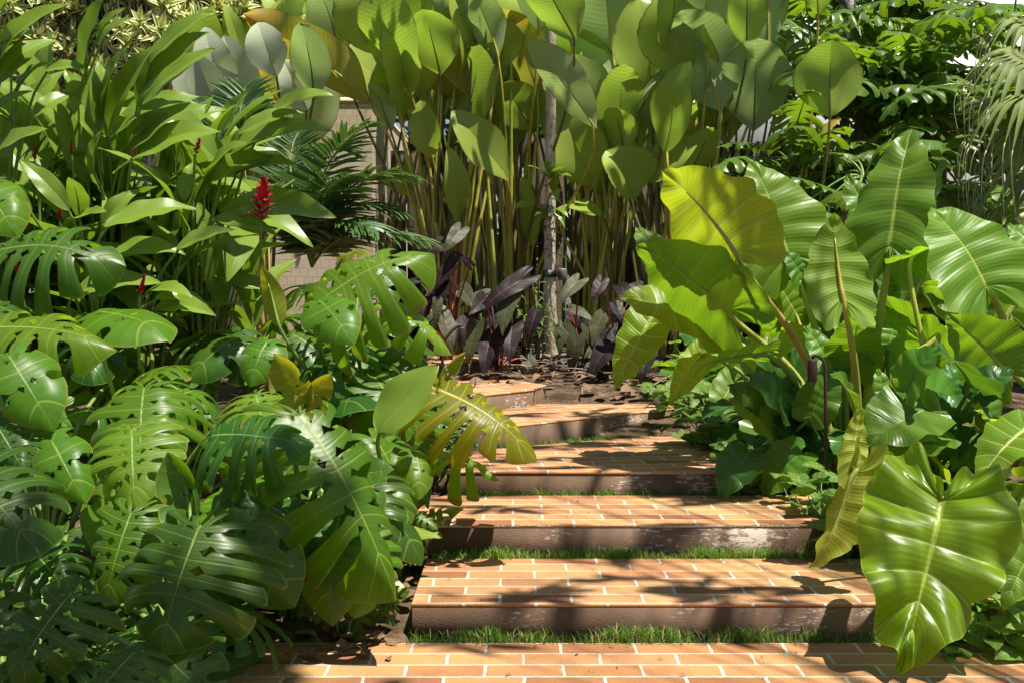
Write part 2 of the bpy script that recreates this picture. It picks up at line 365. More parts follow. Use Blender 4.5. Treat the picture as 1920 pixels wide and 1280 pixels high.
def riser_mat():
    m, t = nt('brown_painted_render'); n = N(t)
    tc = n('ShaderNodeTexCoord'); mp = n('ShaderNodeMapping'); mp.inputs['Scale'].default_value = (1,1,4)
    n.l(tc.outputs['Object'], mp.inputs[0])
    a = n.noise(5, 5, .6, tc.outputs['Object']); b = n.noise(60, 3, .6, mp.outputs[0])
    c = n.mix(n.step(a, .3, .7), (.120,.070,.042), (.205,.128,.080))
    peel = n.step(n.math('ADD', n.math('MULTIPLY', n.noise(2.6, 2, .5, tc.outputs['Object']), .55), n.math('MULTIPLY', n.noise(26, 5, .75, mp.outputs[0]), .5)), .61, .63)
    chips = n.step(n.noise(75, 2, .5, tc.outputs['Object']), .735, .75)
    pk = n.math('MAXIMUM', peel, chips)
    c = n.mix(n.math('MULTIPLY', pk, .85), c, (.52,.46,.38))
    c = n.mix(n.math('MULTIPLY', b, .30), c, (.07,.048,.036))
    bp = n('ShaderNodeBump'); bp.inputs['Strength'].default_value = .35; bp.inputs['Distance'].default_value = .008
    n.l(n.math('SUBTRACT', b, n.math('MULTIPLY', pk, .4)), bp.inputs['Height'])
    pr = n('ShaderNodeBsdfPrincipled'); n.l(c, pr.inputs['Base Color']); n.l(bp.outputs[0], pr.inputs['Normal'])
    pr.inputs['Roughness'].default_value = .75; pr.inputs['Specular IOR Level'].default_value = .3
    out = n('ShaderNodeOutputMaterial'); n.l(pr.outputs[0], out.inputs[0])
    return m
M['riser'] = riser_mat()
BR1, BR2, BRM = (.50,.255,.105), (.26,.112,.042), (.50,.45,.37)
M['tile'] = brick_mat('beige_wall_tile', .075, .075, .0018, (.66,.55,.41), (.60,.49,.36), (.30,.24,.17), bump=.3, dirt=.2, rough=.6)
M['window'] = solid_mat('blue_window_glass', (.03,.07,.16), (.04,.09,.2), 2, .1, .0, spec=.8)
# ------------------------------------------------------------------ leaf shapes
# every blade is mapped by t (along the margin, base to tip) and s (midrib 0, margin 1)
def kind(outline, t0, cv, lobes=None, nt_=30, ns=9, s0=.5, gap=.9, hole=0, yend=.95):
    m = catmull(outline, 220)
    return dict(M=m, t0=t0, cv=cv, lobes=lobes, nt=nt_, ns=ns, s0=s0, gap=gap, hole=hole, yend=yend)

def paddle(Wd, p, q, n=24, shift=.10, base=0.0):
    tau = np.linspace(0, 1, n)
    w = Wd * np.clip(np.sin(math.pi * tau**p), 0, 1)**(np.interp(tau, [0,.6,1], q) if isinstance(q, (list, tuple)) else q) + base*(1-tau)
    w[0] = 0; w[-1] = 0
    return np.stack([w, tau], 1)

K = {
 'monstera': kind([(0,.0),(.05,-.13),(.20,-.25),(.42,-.20),(.58,0),(.62,.22),(.55,.50),(.37,.78),(.14,.96),(0,1.04)], .34, .18,
                  lobes=[0,.22,.35,.47,.58,.68,.78,1.0], nt_=8, ns=28, s0=.36, gap=.40, hole=.6),
 'monstera_deep': kind([(0,.0),(.05,-.10),(.20,-.20),(.42,-.16),(.58,0),(.62,.22),(.55,.50),(.37,.80),(.14,.98),(0,1.05)], .32, .2,
                  lobes=[0,.20,.32,.43,.53,.62,.71,.80,1.0], nt_=8, ns=28, s0=.30, gap=.42, hole=.6),
 'monstera_young': kind([(0,.0),(.05,-.12),(.20,-.22),(.40,-.15),(.50,.06),(.52,.28),(.45,.55),(.30,.80),(.12,.96),(0,1.04)], .3, .2,
                  lobes=[0,.36,.62,1.0], nt_=12, ns=12, s0=.55, gap=.30, hole=.25),
 'alocasia': kind([(0,-.04),(.07,-.22),(.20,-.36),(.36,-.35),(.47,-.18),(.505,.05),(.48,.28),(.40,.52),(.27,.75),(.12,.92),(0,1.02)], .36, .22, nt_=46, ns=11),
 'alocasia_broad': kind([(0,-.04),(.06,-.20),(.18,-.31),(.34,-.31),(.46,-.16),(.51,.06),(.50,.30),(.43,.52),(.30,.76),(.14,.93),(.05,1.0),(0,1.05)], .36, .22, nt_=46, ns=11),
 'calathea': kind(paddle(.30,1.0,[1.0,.8,.62]), .0, .5, nt_=26, ns=7),
 'calathea_round': kind(paddle(.40,1.06,[.85,.72,.55]), .0, .5, nt_=26, ns=7),
 'ginger': kind(paddle(.125,.80,.85), .0, .6, nt_=22, ns=5),
 'young_blade': kind(paddle(.25,.80,.75), .0, .5, nt_=24, ns=7),
 'selloum': kind([(0,.0),(.05,-.16),(.22,-.26),(.40,-.18),(.50,.05),(.50,.28),(.42,.52),(.28,.75),(.11,.93),(0,1.03)], .30, .26,
                  lobes=[0,.14,.26,.37,.47,.57,.67,.77,1.0], nt_=6, ns=10, s0=.24, gap=.50, hole=0),
 'arrow': kind([(0,-.04),(.06,-.20),(.17,-.34),(.28,-.28),(.32,-.05),(.31,.20),(.24,.48),(.14,.75),(.05,.93),(0,1.02)], .34, .25, nt_=24, ns=6),
 'heartlong': kind([(0,-.02),(.06,-.12),(.20,-.19),(.34,-.08),(.40,.16),(.38,.42),(.29,.68),(.15,.88),(.05,.97),(0,1.02)], .26, .3, nt_=34, ns=8),
}

def half_pos(k, t, s):
    m = k['M']; tt = np.linspace(0, 1, len(m))
    mx, my = np.interp(t, tt, m[:,0]), np.interp(t, tt, m[:,1])
    if k['t0'] > 0:
        ym = np.clip((t - k['t0'])/(1 - k['t0']), 0, 1) * k['yend']
    else:
        ym = np.clip(t - .13*np.sin(math.pi*t), 0, 1) * (k['yend'] + .05)
    cx, cy = .5*mx, ym + (my - ym)*k['cv']
    x = 2*s*(1-s)*cx + s*s*mx
    y = (1-s)**2*ym + 2*s*(1-s)*cy + s*s*my
    return x, y

def blade(kn, rng, fold=0, curl=0, arch=0, ripple=.0, rfreq=9, bull=0, droop=0, twist=0, ws=1, res=1.0, tipdroop=0, jag=0, scal=0, wob=.008):
    """blade in its own frame: y along the midrib, x across, z out of the upper face"""
    k = K[kn]
    PX, PY, TT, SS, SD, FF = [], [], [], [], [], []
    n0 = 0; LZ = []
    for side in (1, -1):
        if k['lobes'] is None:
            lob = [(0, 1)]
        else:
            b = np.array(k['lobes'], float)
            b[1:-1] += rng.uniform(-.012, .012, len(b)-2)
            lob = list(zip(b[:-1], b[1:]))
        ph = rng.uniform(0, 6.28)
        for li, (ta, tb) in enumerate(lob):
            nu = max(4, int(k['nt']*res)); ns = max(4, int(k['ns']*res))
            u = np.linspace(-1, 1, nu); s = np.linspace(0, 1, ns)**.9
            U, S = np.meshgrid(u, s, indexing='ij')
            tc, hw = (ta+tb)/2, (tb-ta)/2
            if k['lobes'] is None:
                T = tc + hw*U; smax = np.ones_like(U)
            else:
                def cutw(s0, g, hs, hole):
                    q = np.clip((S - s0)/(1-s0), 0, 1)
                    w = 1 - g*(1 - np.exp(-q/.13))*(1 - .45*q)
                    if hole:
                        w = w - hole*np.exp(-((S-hs)/.055)**2)
                    return w
                s0a = k['s0']*rng.uniform(.85, 1.25); s0b = k['s0']*rng.uniform(.85, 1.25)
                ha = k['hole'] if rng.rand() < .65 else 0; hb = k['hole'] if rng.rand() < .65 else 0
                wl = cutw(s0a, k['gap'], rng.uniform(.16,.24), ha); wr = cutw(s0b, k['gap'], rng.uniform(.16,.24), hb)
                if li == 0: wl = np.ones_like(U)
                if li == len(lob)-1: wr = np.ones_like(U)
                T = tc + hw*U*np.where(U < 0, wl, wr)
                rnd = .10 if k['ns'] > 10 else .2
                smax = 1 - (rnd+.07)*((1-U)*.5)**1.6 - .30*np.clip(U-.72, 0, 1)**1.5 - .03*rng.rand()
                if li == len(lob)-1: smax = 1 - rnd*np.clip(-U, 0, 1)**3
                smax = smax*rng.uniform(.94, 1.03)
            Sx = S*smax
            if scal:
                Sx = Sx*(1 - scal*S**2*(.5+.5*np.sin(T*6.28*8.5+ph)) - scal*.6*S**2*(.5+.5*np.sin(T*6.28*3.1+ph*2)))
            if jag:
                Sx = Sx*(1 - jag*S**3*(.5+.5*np.sin(T*70+ph)))
            x, y = half_pos(k, T, np.clip(Sx, 0, 1.05))
            z = ripple*np.sin(T*rfreq*6.28 + ph)*S**2
            if bull:
                z = z + bull*np.abs(np.sin(T*9*math.pi))**.6*np.sin(math.pi*np.clip(S,0,1))*.9
            lobe_d = droop*(1 + .7*rng.uniform(-1, 1))
            z = z - lobe_d*S**2.4*np.hypot(x, 0*y)
            if k['lobes'] is not None:
                z = z - .008*(U**2)*S     # each lobe slightly crowned
            if k['lobes'] is None and rng.rand() < .5:      # a torn nick or two in the margin
                for _ in range(rng.randint(1,3)):
                    tn = rng.uniform(.2,.95); x = x*(1 - .16*np.exp(-((T-tn)/.012)**2)*S**4)
            x = x*ws
            PX.append(x.ravel()*side); PY.append(y.ravel()); LZ.append(z.ravel())
            TT.append((T if k['lobes'] is None else (li + 1 + U*np.where(U < 0, wl, wr)*.5)/8).ravel()); SS.append(S.ravel())
            idx = np.arange(nu*ns).reshape(nu, ns) + n0
            q = np.stack([idx[:-1,:-1].ravel(), idx[1:,:-1].ravel(), idx[1:,1:].ravel(), idx[:-1,1:].ravel()], 1)
            FF.append(q[:, ::-1] if side > 0 else q)
            n0 += nu*ns
    x, y, z = np.concatenate(PX), np.concatenate(PY), np.concatenate(LZ)
    T, S = np.concatenate(TT), np.concatenate(SS); F = np.concatenate(FF)
    uv = np.stack([T, S], 1); uv2 = np.stack([x, y], 1)
    ph = rng.uniform(0, 6.28)
    z = z + wob*(np.sin(5.3*x+3.1*y+ph)+np.sin(-4.1*x+6.7*y+2*ph)+.6*np.sin(11*x-9*y+3*ph))
    if curl:   # roll across the blade
        c = curl
        z = z*np.cos(c*x) + (1-np.cos(c*np.abs(x)))/abs(c)*np.sign(c); x = np.sin(c*x)/c
    if fold:
        ax = np.abs(x); x, z = np.sign(x)*(ax*math.cos(fold) - z*math.sin(fold)*.0), z*math.cos(fold) + ax*math.sin(fold)
    if twist:
        a = twist*(y-.3); x, z = x*np.cos(a) - z*np.sin(a), x*np.sin(a) + z*np.cos(a)
    z = z + arch*4*y*(1-y)
    if tipdroop:
        z = z - tipdroop*np.clip(y-.6, 0, None)**2
    return np.stack([x, y, z], 1), F, uv, uv2

HINT = {'c': (0,-.75,.65), 'u': (0,-.35,.95), 'b': (0,.75,.65), 'f': (0,-1,.15), 'U': (0,0,1), 'B': (0,1,.15),
        'cr': (.6,-.6,.6), 'cl': (-.6,-.6,.6), 'br': (.6,.6,.6), 'bl': (-.6,.6,.6), 'r': (.9,-.3,.4), 'l': (-.9,-.3,.4)}

def frame(b, t, hint):
    h = np.asarray(HINT[hint] if isinstance(hint, str) else hint, float)
    L = np.linalg.norm(t - b); Yv = (t - b)/L
    Nn = nrm(h - Yv*h.dot(Yv)); X = np.cross(Yv, Nn)
    return L, X, Yv, Nn

PRM = {
 'alocasia_broad': dict(curl=-.2, arch=.05, ripple=.03, rfreq=6, bull=.02, fold=.08, tipdroop=.1, scal=.08),  # how each kind of blade is bent
 'monstera': dict(curl=-.28, arch=.06, droop=.55, ripple=.008, rfreq=3, tipdroop=.15),
 'monstera_deep': dict(curl=-.28, arch=.06, droop=.65, ripple=.010, rfreq=3, tipdroop=.2),
 'monstera_young': dict(curl=-.4, arch=.08, droop=.35, ripple=.012, rfreq=2, tipdroop=.2),
 'alocasia': dict(curl=-.2, arch=.05, ripple=.028, rfreq=6, bull=.020, fold=.10, tipdroop=.1, scal=.08),
 'calathea': dict(curl=.9, arch=.08, ripple=.03, rfreq=1.5, fold=.18, tipdroop=.6, wob=.014),
 'calathea_round': dict(curl=.7, arch=.10, ripple=.035, rfreq=1.5, fold=.18, tipdroop=.7, wob=.014, scal=.03),
 'ginger': dict(fold=.26, arch=.09, ripple=.010, rfreq=3, tipdroop=.2),
 'young_blade': dict(fold=.15, arch=.05, curl=.6, ripple=.012, rfreq=2),
 'selloum': dict(curl=-.35, arch=.08, droop=.3, ripple=.03, rfreq=12, tipdroop=.2, jag=.12),
 'arrow': dict(curl=-.5, arch=.06, ripple=.012, rfreq=4, fold=.12, tipdroop=.15),
 'heartlong': dict(scal=.06, curl=.5, arch=.08, ripple=.045, rfreq=5, fold=.10, bull=.012, tipdroop=.2),
}

def blade_world(kn, b, t, hint, res=1.0, **kw):
    p = dict(PRM[kn]); p.update(kw)
    for q in ('curl', 'arch', 'fold', 'droop', 'ripple'):
        if q in p: p[q] = p[q]*(R.uniform(.7, 1.3) if not kn.startswith('cal') else R.uniform(-.3, 1.6))
    p['curl'] = p.get('curl', 0) or .02
    p['twist'] = p.get('twist', 0) + R.uniform(-.2, .2)
    L, X, Yv, Nn = frame(b, t, hint)
    V, F, uv, uv2 = blade(kn, R, res=res, **p)
    return b + L*(V[:,:1]*X + V[:,1:2]*Yv + V[:,2:]*Nn), F, uv, uv2, (L, X, Yv, Nn)

class Plant:
    def __init__(s, name, label, cat, loc, group=None):
        s.loc = np.asarray(loc, float); s.root = empty(name, loc, label, cat, group); s.np = 0
    def leaf(s, kn, mat, b, t, hint='c', stalk=None, sr=(.008,.005), smat='stalk_green', sfrom=None, sag=.12, res=1.0, label=None, name='leaf', smooth=True, **kw):
        b, t = np.asarray(b, float), np.asarray(t, float)
        V, F, uv, uv2, (L, X, Yv, Nn) = blade_world(kn, b, t, hint, res, **kw)
        o = mobj(name, new_mesh(name, V - s.loc, F, M[mat], True, uv, uv2), s.root)
        if label: o['label'] = label
        if stalk is not False:
            a = s.loc + np.array([R.uniform(-.04,.04), R.uniform(-.04,.04), 0]) if sfrom is None else np.asarray(sfrom, float)
            D = np.linalg.norm(b-a)
            c1 = a + np.array([0,0,D*.4]) + (b-a)*.15
            c2 = b - Yv*D*.10 - Nn*D*.06 + np.array([0,0,sag*D*.6]) - (b-a)*.18
            pts = bez(a, c1, c2, 12, b)
            # the stalk runs on under the blade as the midrib
            mid = np.where(uv[:,1] < 1e-6)[0]; my = uv2[mid,1]; o_ = np.argsort(my); ys = np.linspace(.05, .72, 9)
            r1 = np.linspace(sr[1]*.95, sr[1]*.18, 9)
            rid = np.stack([np.interp(ys, my[o_], V[mid[o_],c]) for c in range(3)], 1) - Nn*r1[:,None]*.85
            TV, TF, tuv = tube(np.vstack([pts[:-1], rid]), np.concatenate([np.interp(np.linspace(0,1,11), [0,.5,1], [sr[0], (sr[0]+sr[1])/2, sr[1]]), r1]), 7)
            mobj('stalk', new_mesh('stalk', TV - s.loc, TF, M[smat], True, tuv), o)
        s.np += 1
        return o
    def part(s, name, acc, mats, smooth=True, parent=None):
        return acc.obj(name, mats, parent or s.root, smooth, s.loc)

def rdir(az, el):
    return np.array([math.cos(az)*math.cos(el), math.sin(az)*math.cos(el), math.sin(el)])

def rosette(pl, n, kn, mat, Ls, st, el=(.2,1.2), droop=(.1,.6), smat='stalk_green', sr=(.008,.005), az=(0,6.283), res=.8, up=1.0, h0=0, **kw):
    """n leaves round a plant: stalk leaves the base at az/el, blade carries on outwards and tips down"""
    for i in range(n):
        a = az[0] + (az[1]-az[0])*((i*.618034 + R.uniform(-.06,.06)) % 1)
        e = R.uniform(*el); d = rdir(a, e)
        b = pl.loc + np.array([0,0,h0*R.rand()]) + d*R.uniform(*st)
        dr = R.uniform(*droop)
        t = b + nrm(np.array([math.cos(a), math.sin(a), math.sin(e) - dr*1.6]))*R.uniform(*Ls)
        hint = nrm(np.array([math.cos(a)*.3, math.sin(a)*.3 , 1]))
        m = mat if isinstance(mat, str) else mat[R.randint(len(mat))]
        pl.leaf(kn, m, b, t, hint, sr=sr, smat=smat, res=res, **kw)
# ------------------------------------------------------------------ world, sun, camera
SUN = nrm([.28, -.17, .93])
w = bpy.data.worlds.new('World'); scene.world = w; w.use_nodes = True
wt = w.node_tree; wt.nodes.clear(); wn = N(wt)
sky = wn('ShaderNodeTexSky', sky_type='NISHITA'); sky.sun_disc = False
sky.sun_elevation = math.asin(SUN[2]); sky.sun_rotation = math.atan2(SUN[0], SUN[1])
bg = wn('ShaderNodeBackground'); bg.inputs[1].default_value = .05
wo = wn('ShaderNodeOutputWorld'); wn.l(sky.outputs[0], bg.inputs[0]); wn.l(bg.outputs[0], wo.inputs[0])
sl = bpy.data.lights.new('sun', 'SUN'); sl.energy = 5.0; sl.angle = rad(.53); sl.color = (1, .94, .84)
so = bpy.data.objects.new('sun', sl); COL.objects.link(so)
so.rotation_euler = Vector(SUN).to_track_quat('Z', 'Y').to_euler(); so.location = (2, -2, 9)
cam = bpy.data.cameras.new('camera'); cam.sensor_width = 36; cam.lens = 36*FPX/1920; cam.clip_end = 500; cam.clip_start = .05
co = bpy.data.objects.new('camera', cam); COL.objects.link(co)
co.location = (0, 0, CAMZ); co.rotation_euler = (math.pi/2 - PITCH, 0, 0); scene.camera = co
scene.view_settings.view_transform = 'Standard'; scene.view_settings.look = 'None'
scene.view_settings.exposure = EXPO
try:
    scene.cycles.max_bounces = 10; scene.cycles.diffuse_bounces = 3; scene.cycles.transmission_bounces = 3
    scene.cycles.use_denoising = True; scene.cycles.sample_clamp_indirect = 6
except Exception: pass

# ------------------------------------------------------------------ ground
gx = np.concatenate([np.linspace(-60,-5,12), np.linspace(-4.6,5,50), np.linspace(6,60,12)])
gy = np.concatenate([np.linspace(-30,1.5,10), np.linspace(1.8,12,60), np.linspace(13,90,14)])
GX, GY = np.meshgrid(gx, gy, indexing='ij')
GZ = soil_z(GY)
onpath = (GX > -.6) & (GX < 1.9)
GZ = np.where(onpath, GZ, GZ + .03 + .03*np.sin(GX*5.1+GY*3.3)*np.cos(GY*4.1))
ii = np.arange(GX.size).reshape(GX.shape)
F = np.stack([ii[:-1,:-1].ravel(), ii[1:,:-1].ravel(), ii[1:,1:].ravel(), ii[:-1,1:].ravel()], 1)
tag(mobj('garden_soil', new_mesh('garden_soil', np.stack([GX.ravel(), GY.ravel(), GZ.ravel()], 1), F, M['soil'])), kind='structure')

# ------------------------------------------------------------------ brick steps
def brick_step(corners, ztop, zbot, label, brick, rot=0, name='brick_step', org=None, rh=.112):
    c = np.asarray(corners, float)
    ce = np.array([c[:,0].mean(), c[:,1].mean(), zbot])
    r = empty(name, ce, label, 'step')
    a = Acc(); a.prism(c, zbot, ztop - .012); a.obj('riser', M['riser'], r, False, ce)
    # tread: 3 mm proud all round
    d = c - c.mean(0); c2 = c + d/np.linalg.norm(d, axis=1)[:,None]*.004
    a = Acc(); a.prism(c2, ztop - .012, ztop)
    V = a.V[0]; o = np.asarray(org if org is not None else c[0]); cs, sn = math.cos(-rot), math.sin(-rot)
    q = V[:,:2] - o
    uv = np.stack([q[:,0]*cs - q[:,1]*sn + 10, q[:,0]*sn + q[:,1]*cs + rh*40 + (V[:,2]-ztop)*.3], 1)
    a.U[0] = uv
    t = a.obj('brick_tread', M[brick], r, False, ce)
    bv = t.modifiers.new('edge', 'BEVEL'); bv.width = .004; bv.segments = 2
    return r
for i, (nm, rh, o) in enumerate((('brickA', .115, 0), ('brickB', .1125, .06), ('brickC', .111, .11), ('brickD', .113, .02))):
    M[nm] = brick_mat('terracotta_brick_paving', .25, rh, .0062, BR1, BR2, BRM, off=(o, 0))
H = [0, .115, .23, .33, .43, .53, .63]
T0 = [(-1.7,2.0),(2.3,2.0),(2.3,4.105),(-.95,4.105)]
brick_step([(-1.7,2.0),(2.3,2.0),(2.3,4.105),(-1.7,4.105)], 0, -.15, 'lowest brick landing filling the bottom edge, sunlit terracotta bricks', 'brickA', name='brick_landing', org=(-1.7, 4.105-.115*18))
brick_step([(-.345,4.175),(2.1,4.175),(2.1,4.84),(-.338,4.84)], H[1], -.06, 'first brick step up from the landing, with white peeling paint on its brown riser', 'brickB', org=(-.345,4.175))
brick_step([(-.50,4.94),(1.37,4.94),(1.40,5.59),(-.50,5.59)], H[2], .03, 'second brick step up, narrower, beside the drooping folded elephant ear leaf', 'brickC', org=(-.5,4.94), rh=.111)
p3 = [gnd(838,883,H[3])[:2], gnd(1388,884,H[3])[:2], gnd(1345,806,H[3])[:2], gnd(855,846,H[3])[:2]]
brick_step(p3, H[3], .12, 'third brick step up, its back edge running askew', 'brickD', rot=.12, org=p3[0], rh=.113)
p4 = [gnd(800,815,H[4])[:2], gnd(1272,764,H[4])[:2], gnd(1284,757,H[4])[:2], gnd(1140,747,H[4])[:2], gnd(860,762,H[4])[:2]]
brick_step(p4, H[4], .2, 'fourth brick step up, wedge shaped with a dark riser turning left', 'brickD', rot=.42, org=p4[0], rh=.113)
p5 = [gnd(800,752,H[5])[:2], gnd(1000,729,H[5])[:2], gnd(1023,721,H[5])[:2], gnd(960,711,H[5])[:2], gnd(800,716,H[5])[:2]]
brick_step(p5, H[5], .3, 'fifth brick step up, shaded and ending at the roots of the thin tree', 'brickB', rot=.5, org=p5[0])
p6 = [gnd(740,690,H[6])[:2], gnd(905,673,H[6])[:2], gnd(900,664,H[6])[:2], gnd(740,668,H[6])[:2]]
brick_step(p6, H[6], .4, 'topmost brick step, mostly hidden behind the monstera and purple leaves', 'brickC', rot=.3, org=p6[0], rh=.111)

# ------------------------------------------------------------------ grass in the gaps
def grass_strip(a, b, wd, n, z, hmax, dry=.1, lean=0):
    a, b = np.asarray(a, float), np.asarray(b, float); d = b - a; pn = nrm([-d[1], d[0]])
    g, g2 = Acc(), Acc()
    dens = R.rand(23)
    for i in range(n):
        f = R.rand()
        if R.rand() > .25 + .85*np.interp(f, np.linspace(0,1,23), dens)**1.5: continue
        p = a + d*f + pn*wd*R.rand()
        az = R.uniform(0, 6.28); h = hmax*R.uniform(.35, 1)*(.6+.5*np.interp(f, np.linspace(0,1,23), dens)); bw = R.uniform(.0013, .0028)
        ln = R.uniform(.1, .8)*h; dx, dy = math.cos(az), math.sin(az)
        wv = np.array([-dy, dx, 0])*bw; q = np.array([p[0], p[1], z + R.uniform(-.012,.004)]); q[1] -= abs(R.normal())*.012
        m1 = q + np.array([dx*ln*.25, dy*ln*.25, h*.55]); m2 = q + np.array([dx*ln, dy*ln, h*(1-.35*ln/h)])
        tgt = g2 if R.rand() < dry else g
        tgt.add([q-wv, q+wv, m1+wv*.8, m1-wv*.8, m2], [(0,1,2,3),(3,2,4)])
    o = g.obj('grass', M['blade']); tag(o, kind='stuff')
    o = g2.obj('dry_grass', M['straw']); tag(o, kind='stuff')
grass_strip((-.36,4.108),(1.66,4.108), .062, 5200, -.012, .085, .2)
grass_strip((-.32,4.844),(1.36,4.844), .092, 5600, .095, .08, .16)
grass_strip((-.30,5.594),(1.06,5.594), .13, 5200, .212, .07, .10)
grass_strip(np.array(p3[3])+(0,.02), np.array(p3[2])+(0,.02), .14, 4200, .30, .07, .06)
grass_strip(np.array(p4[4])+(0.3,.05), np.array(p4[3])+(0,.0), .22, 2600, .415, .06, .06)
# soil fillets the grass grows from
for nm, (x0, x1, y0, y1, z) in {'a': (-.45,2.1,4.106,4.174,-.010), 'b': (-.4,1.38,4.842,4.939,.100), 'c': (-.4,1.1,5.592,5.75,.215)}.items():
    a = Acc(); a.box((x0,y0,z-.05), (x1,y1,z)); tag(a.obj('soil_strip', M['soil'], None, False), kind='structure')

# ------------------------------------------------------------------ walls, fence
def quads(name, mat, faces, parent=None, label=None, cat=None):
    """faces: list of (4 corners, uv size)"""
    a = Acc()
    for c, (u, v) in faces:
        a.add(np.array(c, float), [(0,1,2,3)], np.array([(0,0),(u,0),(u,v),(0,v)], float))
    o = a.obj(name, M[mat], parent, False)
    if label: tag(o, label, cat)
    return o
x0, x1, y0, y1, zt = -2.6, -1.24, 11.0, 14.9, 2.73
W_ = empty('garden_wall', (x1, y0, .5), 'beige square-tiled wall end rising behind the dark palm fronds', 'wall')
o = quads('tiled_wall', 'tile', [([(x0,y0,.3),(x1,y0,.3),(x1,y0,zt),(x0,y0,zt)], (x1-x0, zt-.3)), ([(x1,y0,.3),(x1,y1,.3),(x1,y1,zt),(x1,y0,zt)], (y1-y0, zt-.3)),
    ([(x1,y1,.3),(x0,y1,.3),(x0,y1,zt),(x1,y1,zt)], (x1-x0, zt-.3)), ([(x0,y1,.3),(x0,y0,.3),(x0,y0,zt),(x0,y1,zt)], (y1-y0, zt-.3))])
o.parent = W_; o.matrix_parent_inverse = Matrix.Translation((-x1, -y0, -.5))
a = Acc(); a.box((x0-.01,y0-.01,zt+.002),(x1+.01,y1+.01,zt+.05)); a.obj('coping', M['tile'], W_, False, (x1,y0,.5))
# bamboo screen at the left
bs = empty('bamboo_fence', (-4.2, 12.6, .5), 'orange bamboo slat fence glimpsed through palm leaves left of the tiled wall', 'fence')
a = Acc()
for i in range(52):
    x = -6.2 + i*.075 + R.uniform(-.008,.008)
    a.tube([(x,12.6,.4),(x,12.6,1.5),(x,12.6,2.62+R.uniform(-.03,.03))], .03, 7)
a.obj('slat_panel', M['bamboo'], bs, True, (-4.2,12.6,.5))
a = Acc(); a.box((-6.3,12.64,1.0),(-2.3,12.7,1.08)).box((-6.3,12.64,2.3),(-2.3,12.7,2.38)); a.obj('rail', M['bamboo'], bs, False, (-4.2,12.6,.5))
# dark palisade behind the calatheas
pf = empty('palisade_fence', (.9, 12.2, .5), 'dark weathered wooden palisade fence behind the yellow calathea canes', 'fence')
x = -1.2
while x < 4.2:
    wd = R.uniform(.09, .15); a = Acc(); zt2 = 2.5 + R.uniform(-.12,.12)
    a.box((x,12.2,.3),(x+wd,12.2+.05,zt2), R.uniform(-.04,.04)); a.obj('post', M['darkwood'], pf, False, (.9,12.2,.5)); x += wd + R.uniform(.012,.04)
# white house wall, upper right
hs = empty('house', (5.4, 14.2, .5), 'white plastered house wall with a grey panel and blue window behind the lobed philodendrons', 'house')
hl = (5.4,14.2,.5)
a = Acc(); a.box((2.0,14.0,.3),(6.32,14.3,4.55)); a.obj('wall', M['white'], hs, False, hl)
a = Acc(); a.box((6.322,13.98,.3),(9.5,14.32,4.15)); a.obj('side_wall', M['white'], hs, False, hl)
a = Acc(); a.box((5.2,15.0,4.0),(6.9,15.2,5.6)); a.obj('window_pane', M['window'], hs, False, hl)
a = Acc(); a.box((6.92,14.95,3.9),(7.15,15.25,5.6)).box((5.0,14.95,3.9),(5.18,15.25,5.6)).box((4.9,14.9,3.7),(7.3,15.3,3.88)); a.obj('window_frame', M['greypanel'], hs, False, hl)
a = Acc(); a.box((2.0,15.3,.3),(9.5,15.5,6.0)); a.obj('upper_wall', M['white'], hs, False, hl)
# low dark wall with a capping behind the elephant ears
lw = empty('low_wall', (4.2, 9.6, .5), 'low dark brown wall with a pale cap at the far right behind the elephant ears', 'wall')
a = Acc(); a.box((2.05,9.6,.3),(8,9.9,1.62)); a.obj('wall_body', M['brownwall'], lw, False, (4.2,9.6,.5))
a = Acc(); a.box((2.0,9.54,1.622),(8,9.96,1.70)); a.obj('cap', M['tile'], lw, False, (4.2,9.6,.5))
a = Acc(); a.box((2.98,9.2,.45),(3.08,9.3,1.2)); tag(a.obj('wooden_post', M['bamboo'], None, False), 'short brown wooden post in the dark gap between elephant ear stalks', 'post')

# ------------------------------------------------------------------ thin tree with strap, epiphyte and roots
ty = 9.4
def tp(px, py): return P(px, py, ty)
tr_base = tp(1036, 694)
tr = empty('tree', tr_base, 'thin pale ringed tree trunk standing straight in the bed behind the steps', 'tree')
pts = catmull([tp(1037,700), tp(1034,640), tp(1031,540), tp(1031,430), tp(1032,300), tp(1033,180), tp(1034,60), tp(1036,-80), tp(1040,-260)], 40)
a = Acc(); a.tube(pts, [.056,.050,.047,.043,.040,.038,.036,.034,.030], 14)
V = a.V[0]; V[:,0] += .004*np.sin(V[:,2]*31); 
a.obj('trunk', M['bark'], tr, True, tr_base)
a = Acc()
for i in range(9):
    az = i*.7 + R.uniform(-.2,.2); r1 = R.uniform(.15,.42)
    d = np.array([math.cos(az), math.sin(az), 0])
    q0 = tr_base + d*.03 + (0,0,.10); q3 = tr_base + d*r1 + (0,0,-.03)
    a.tube(bez(q0, q0 + d*.12 + (0,0,.05), q3 + (0,0,.14), 10, q3), [.017,.012,.008], 7)
a.obj('root', M['root'], tr, True, tr_base)
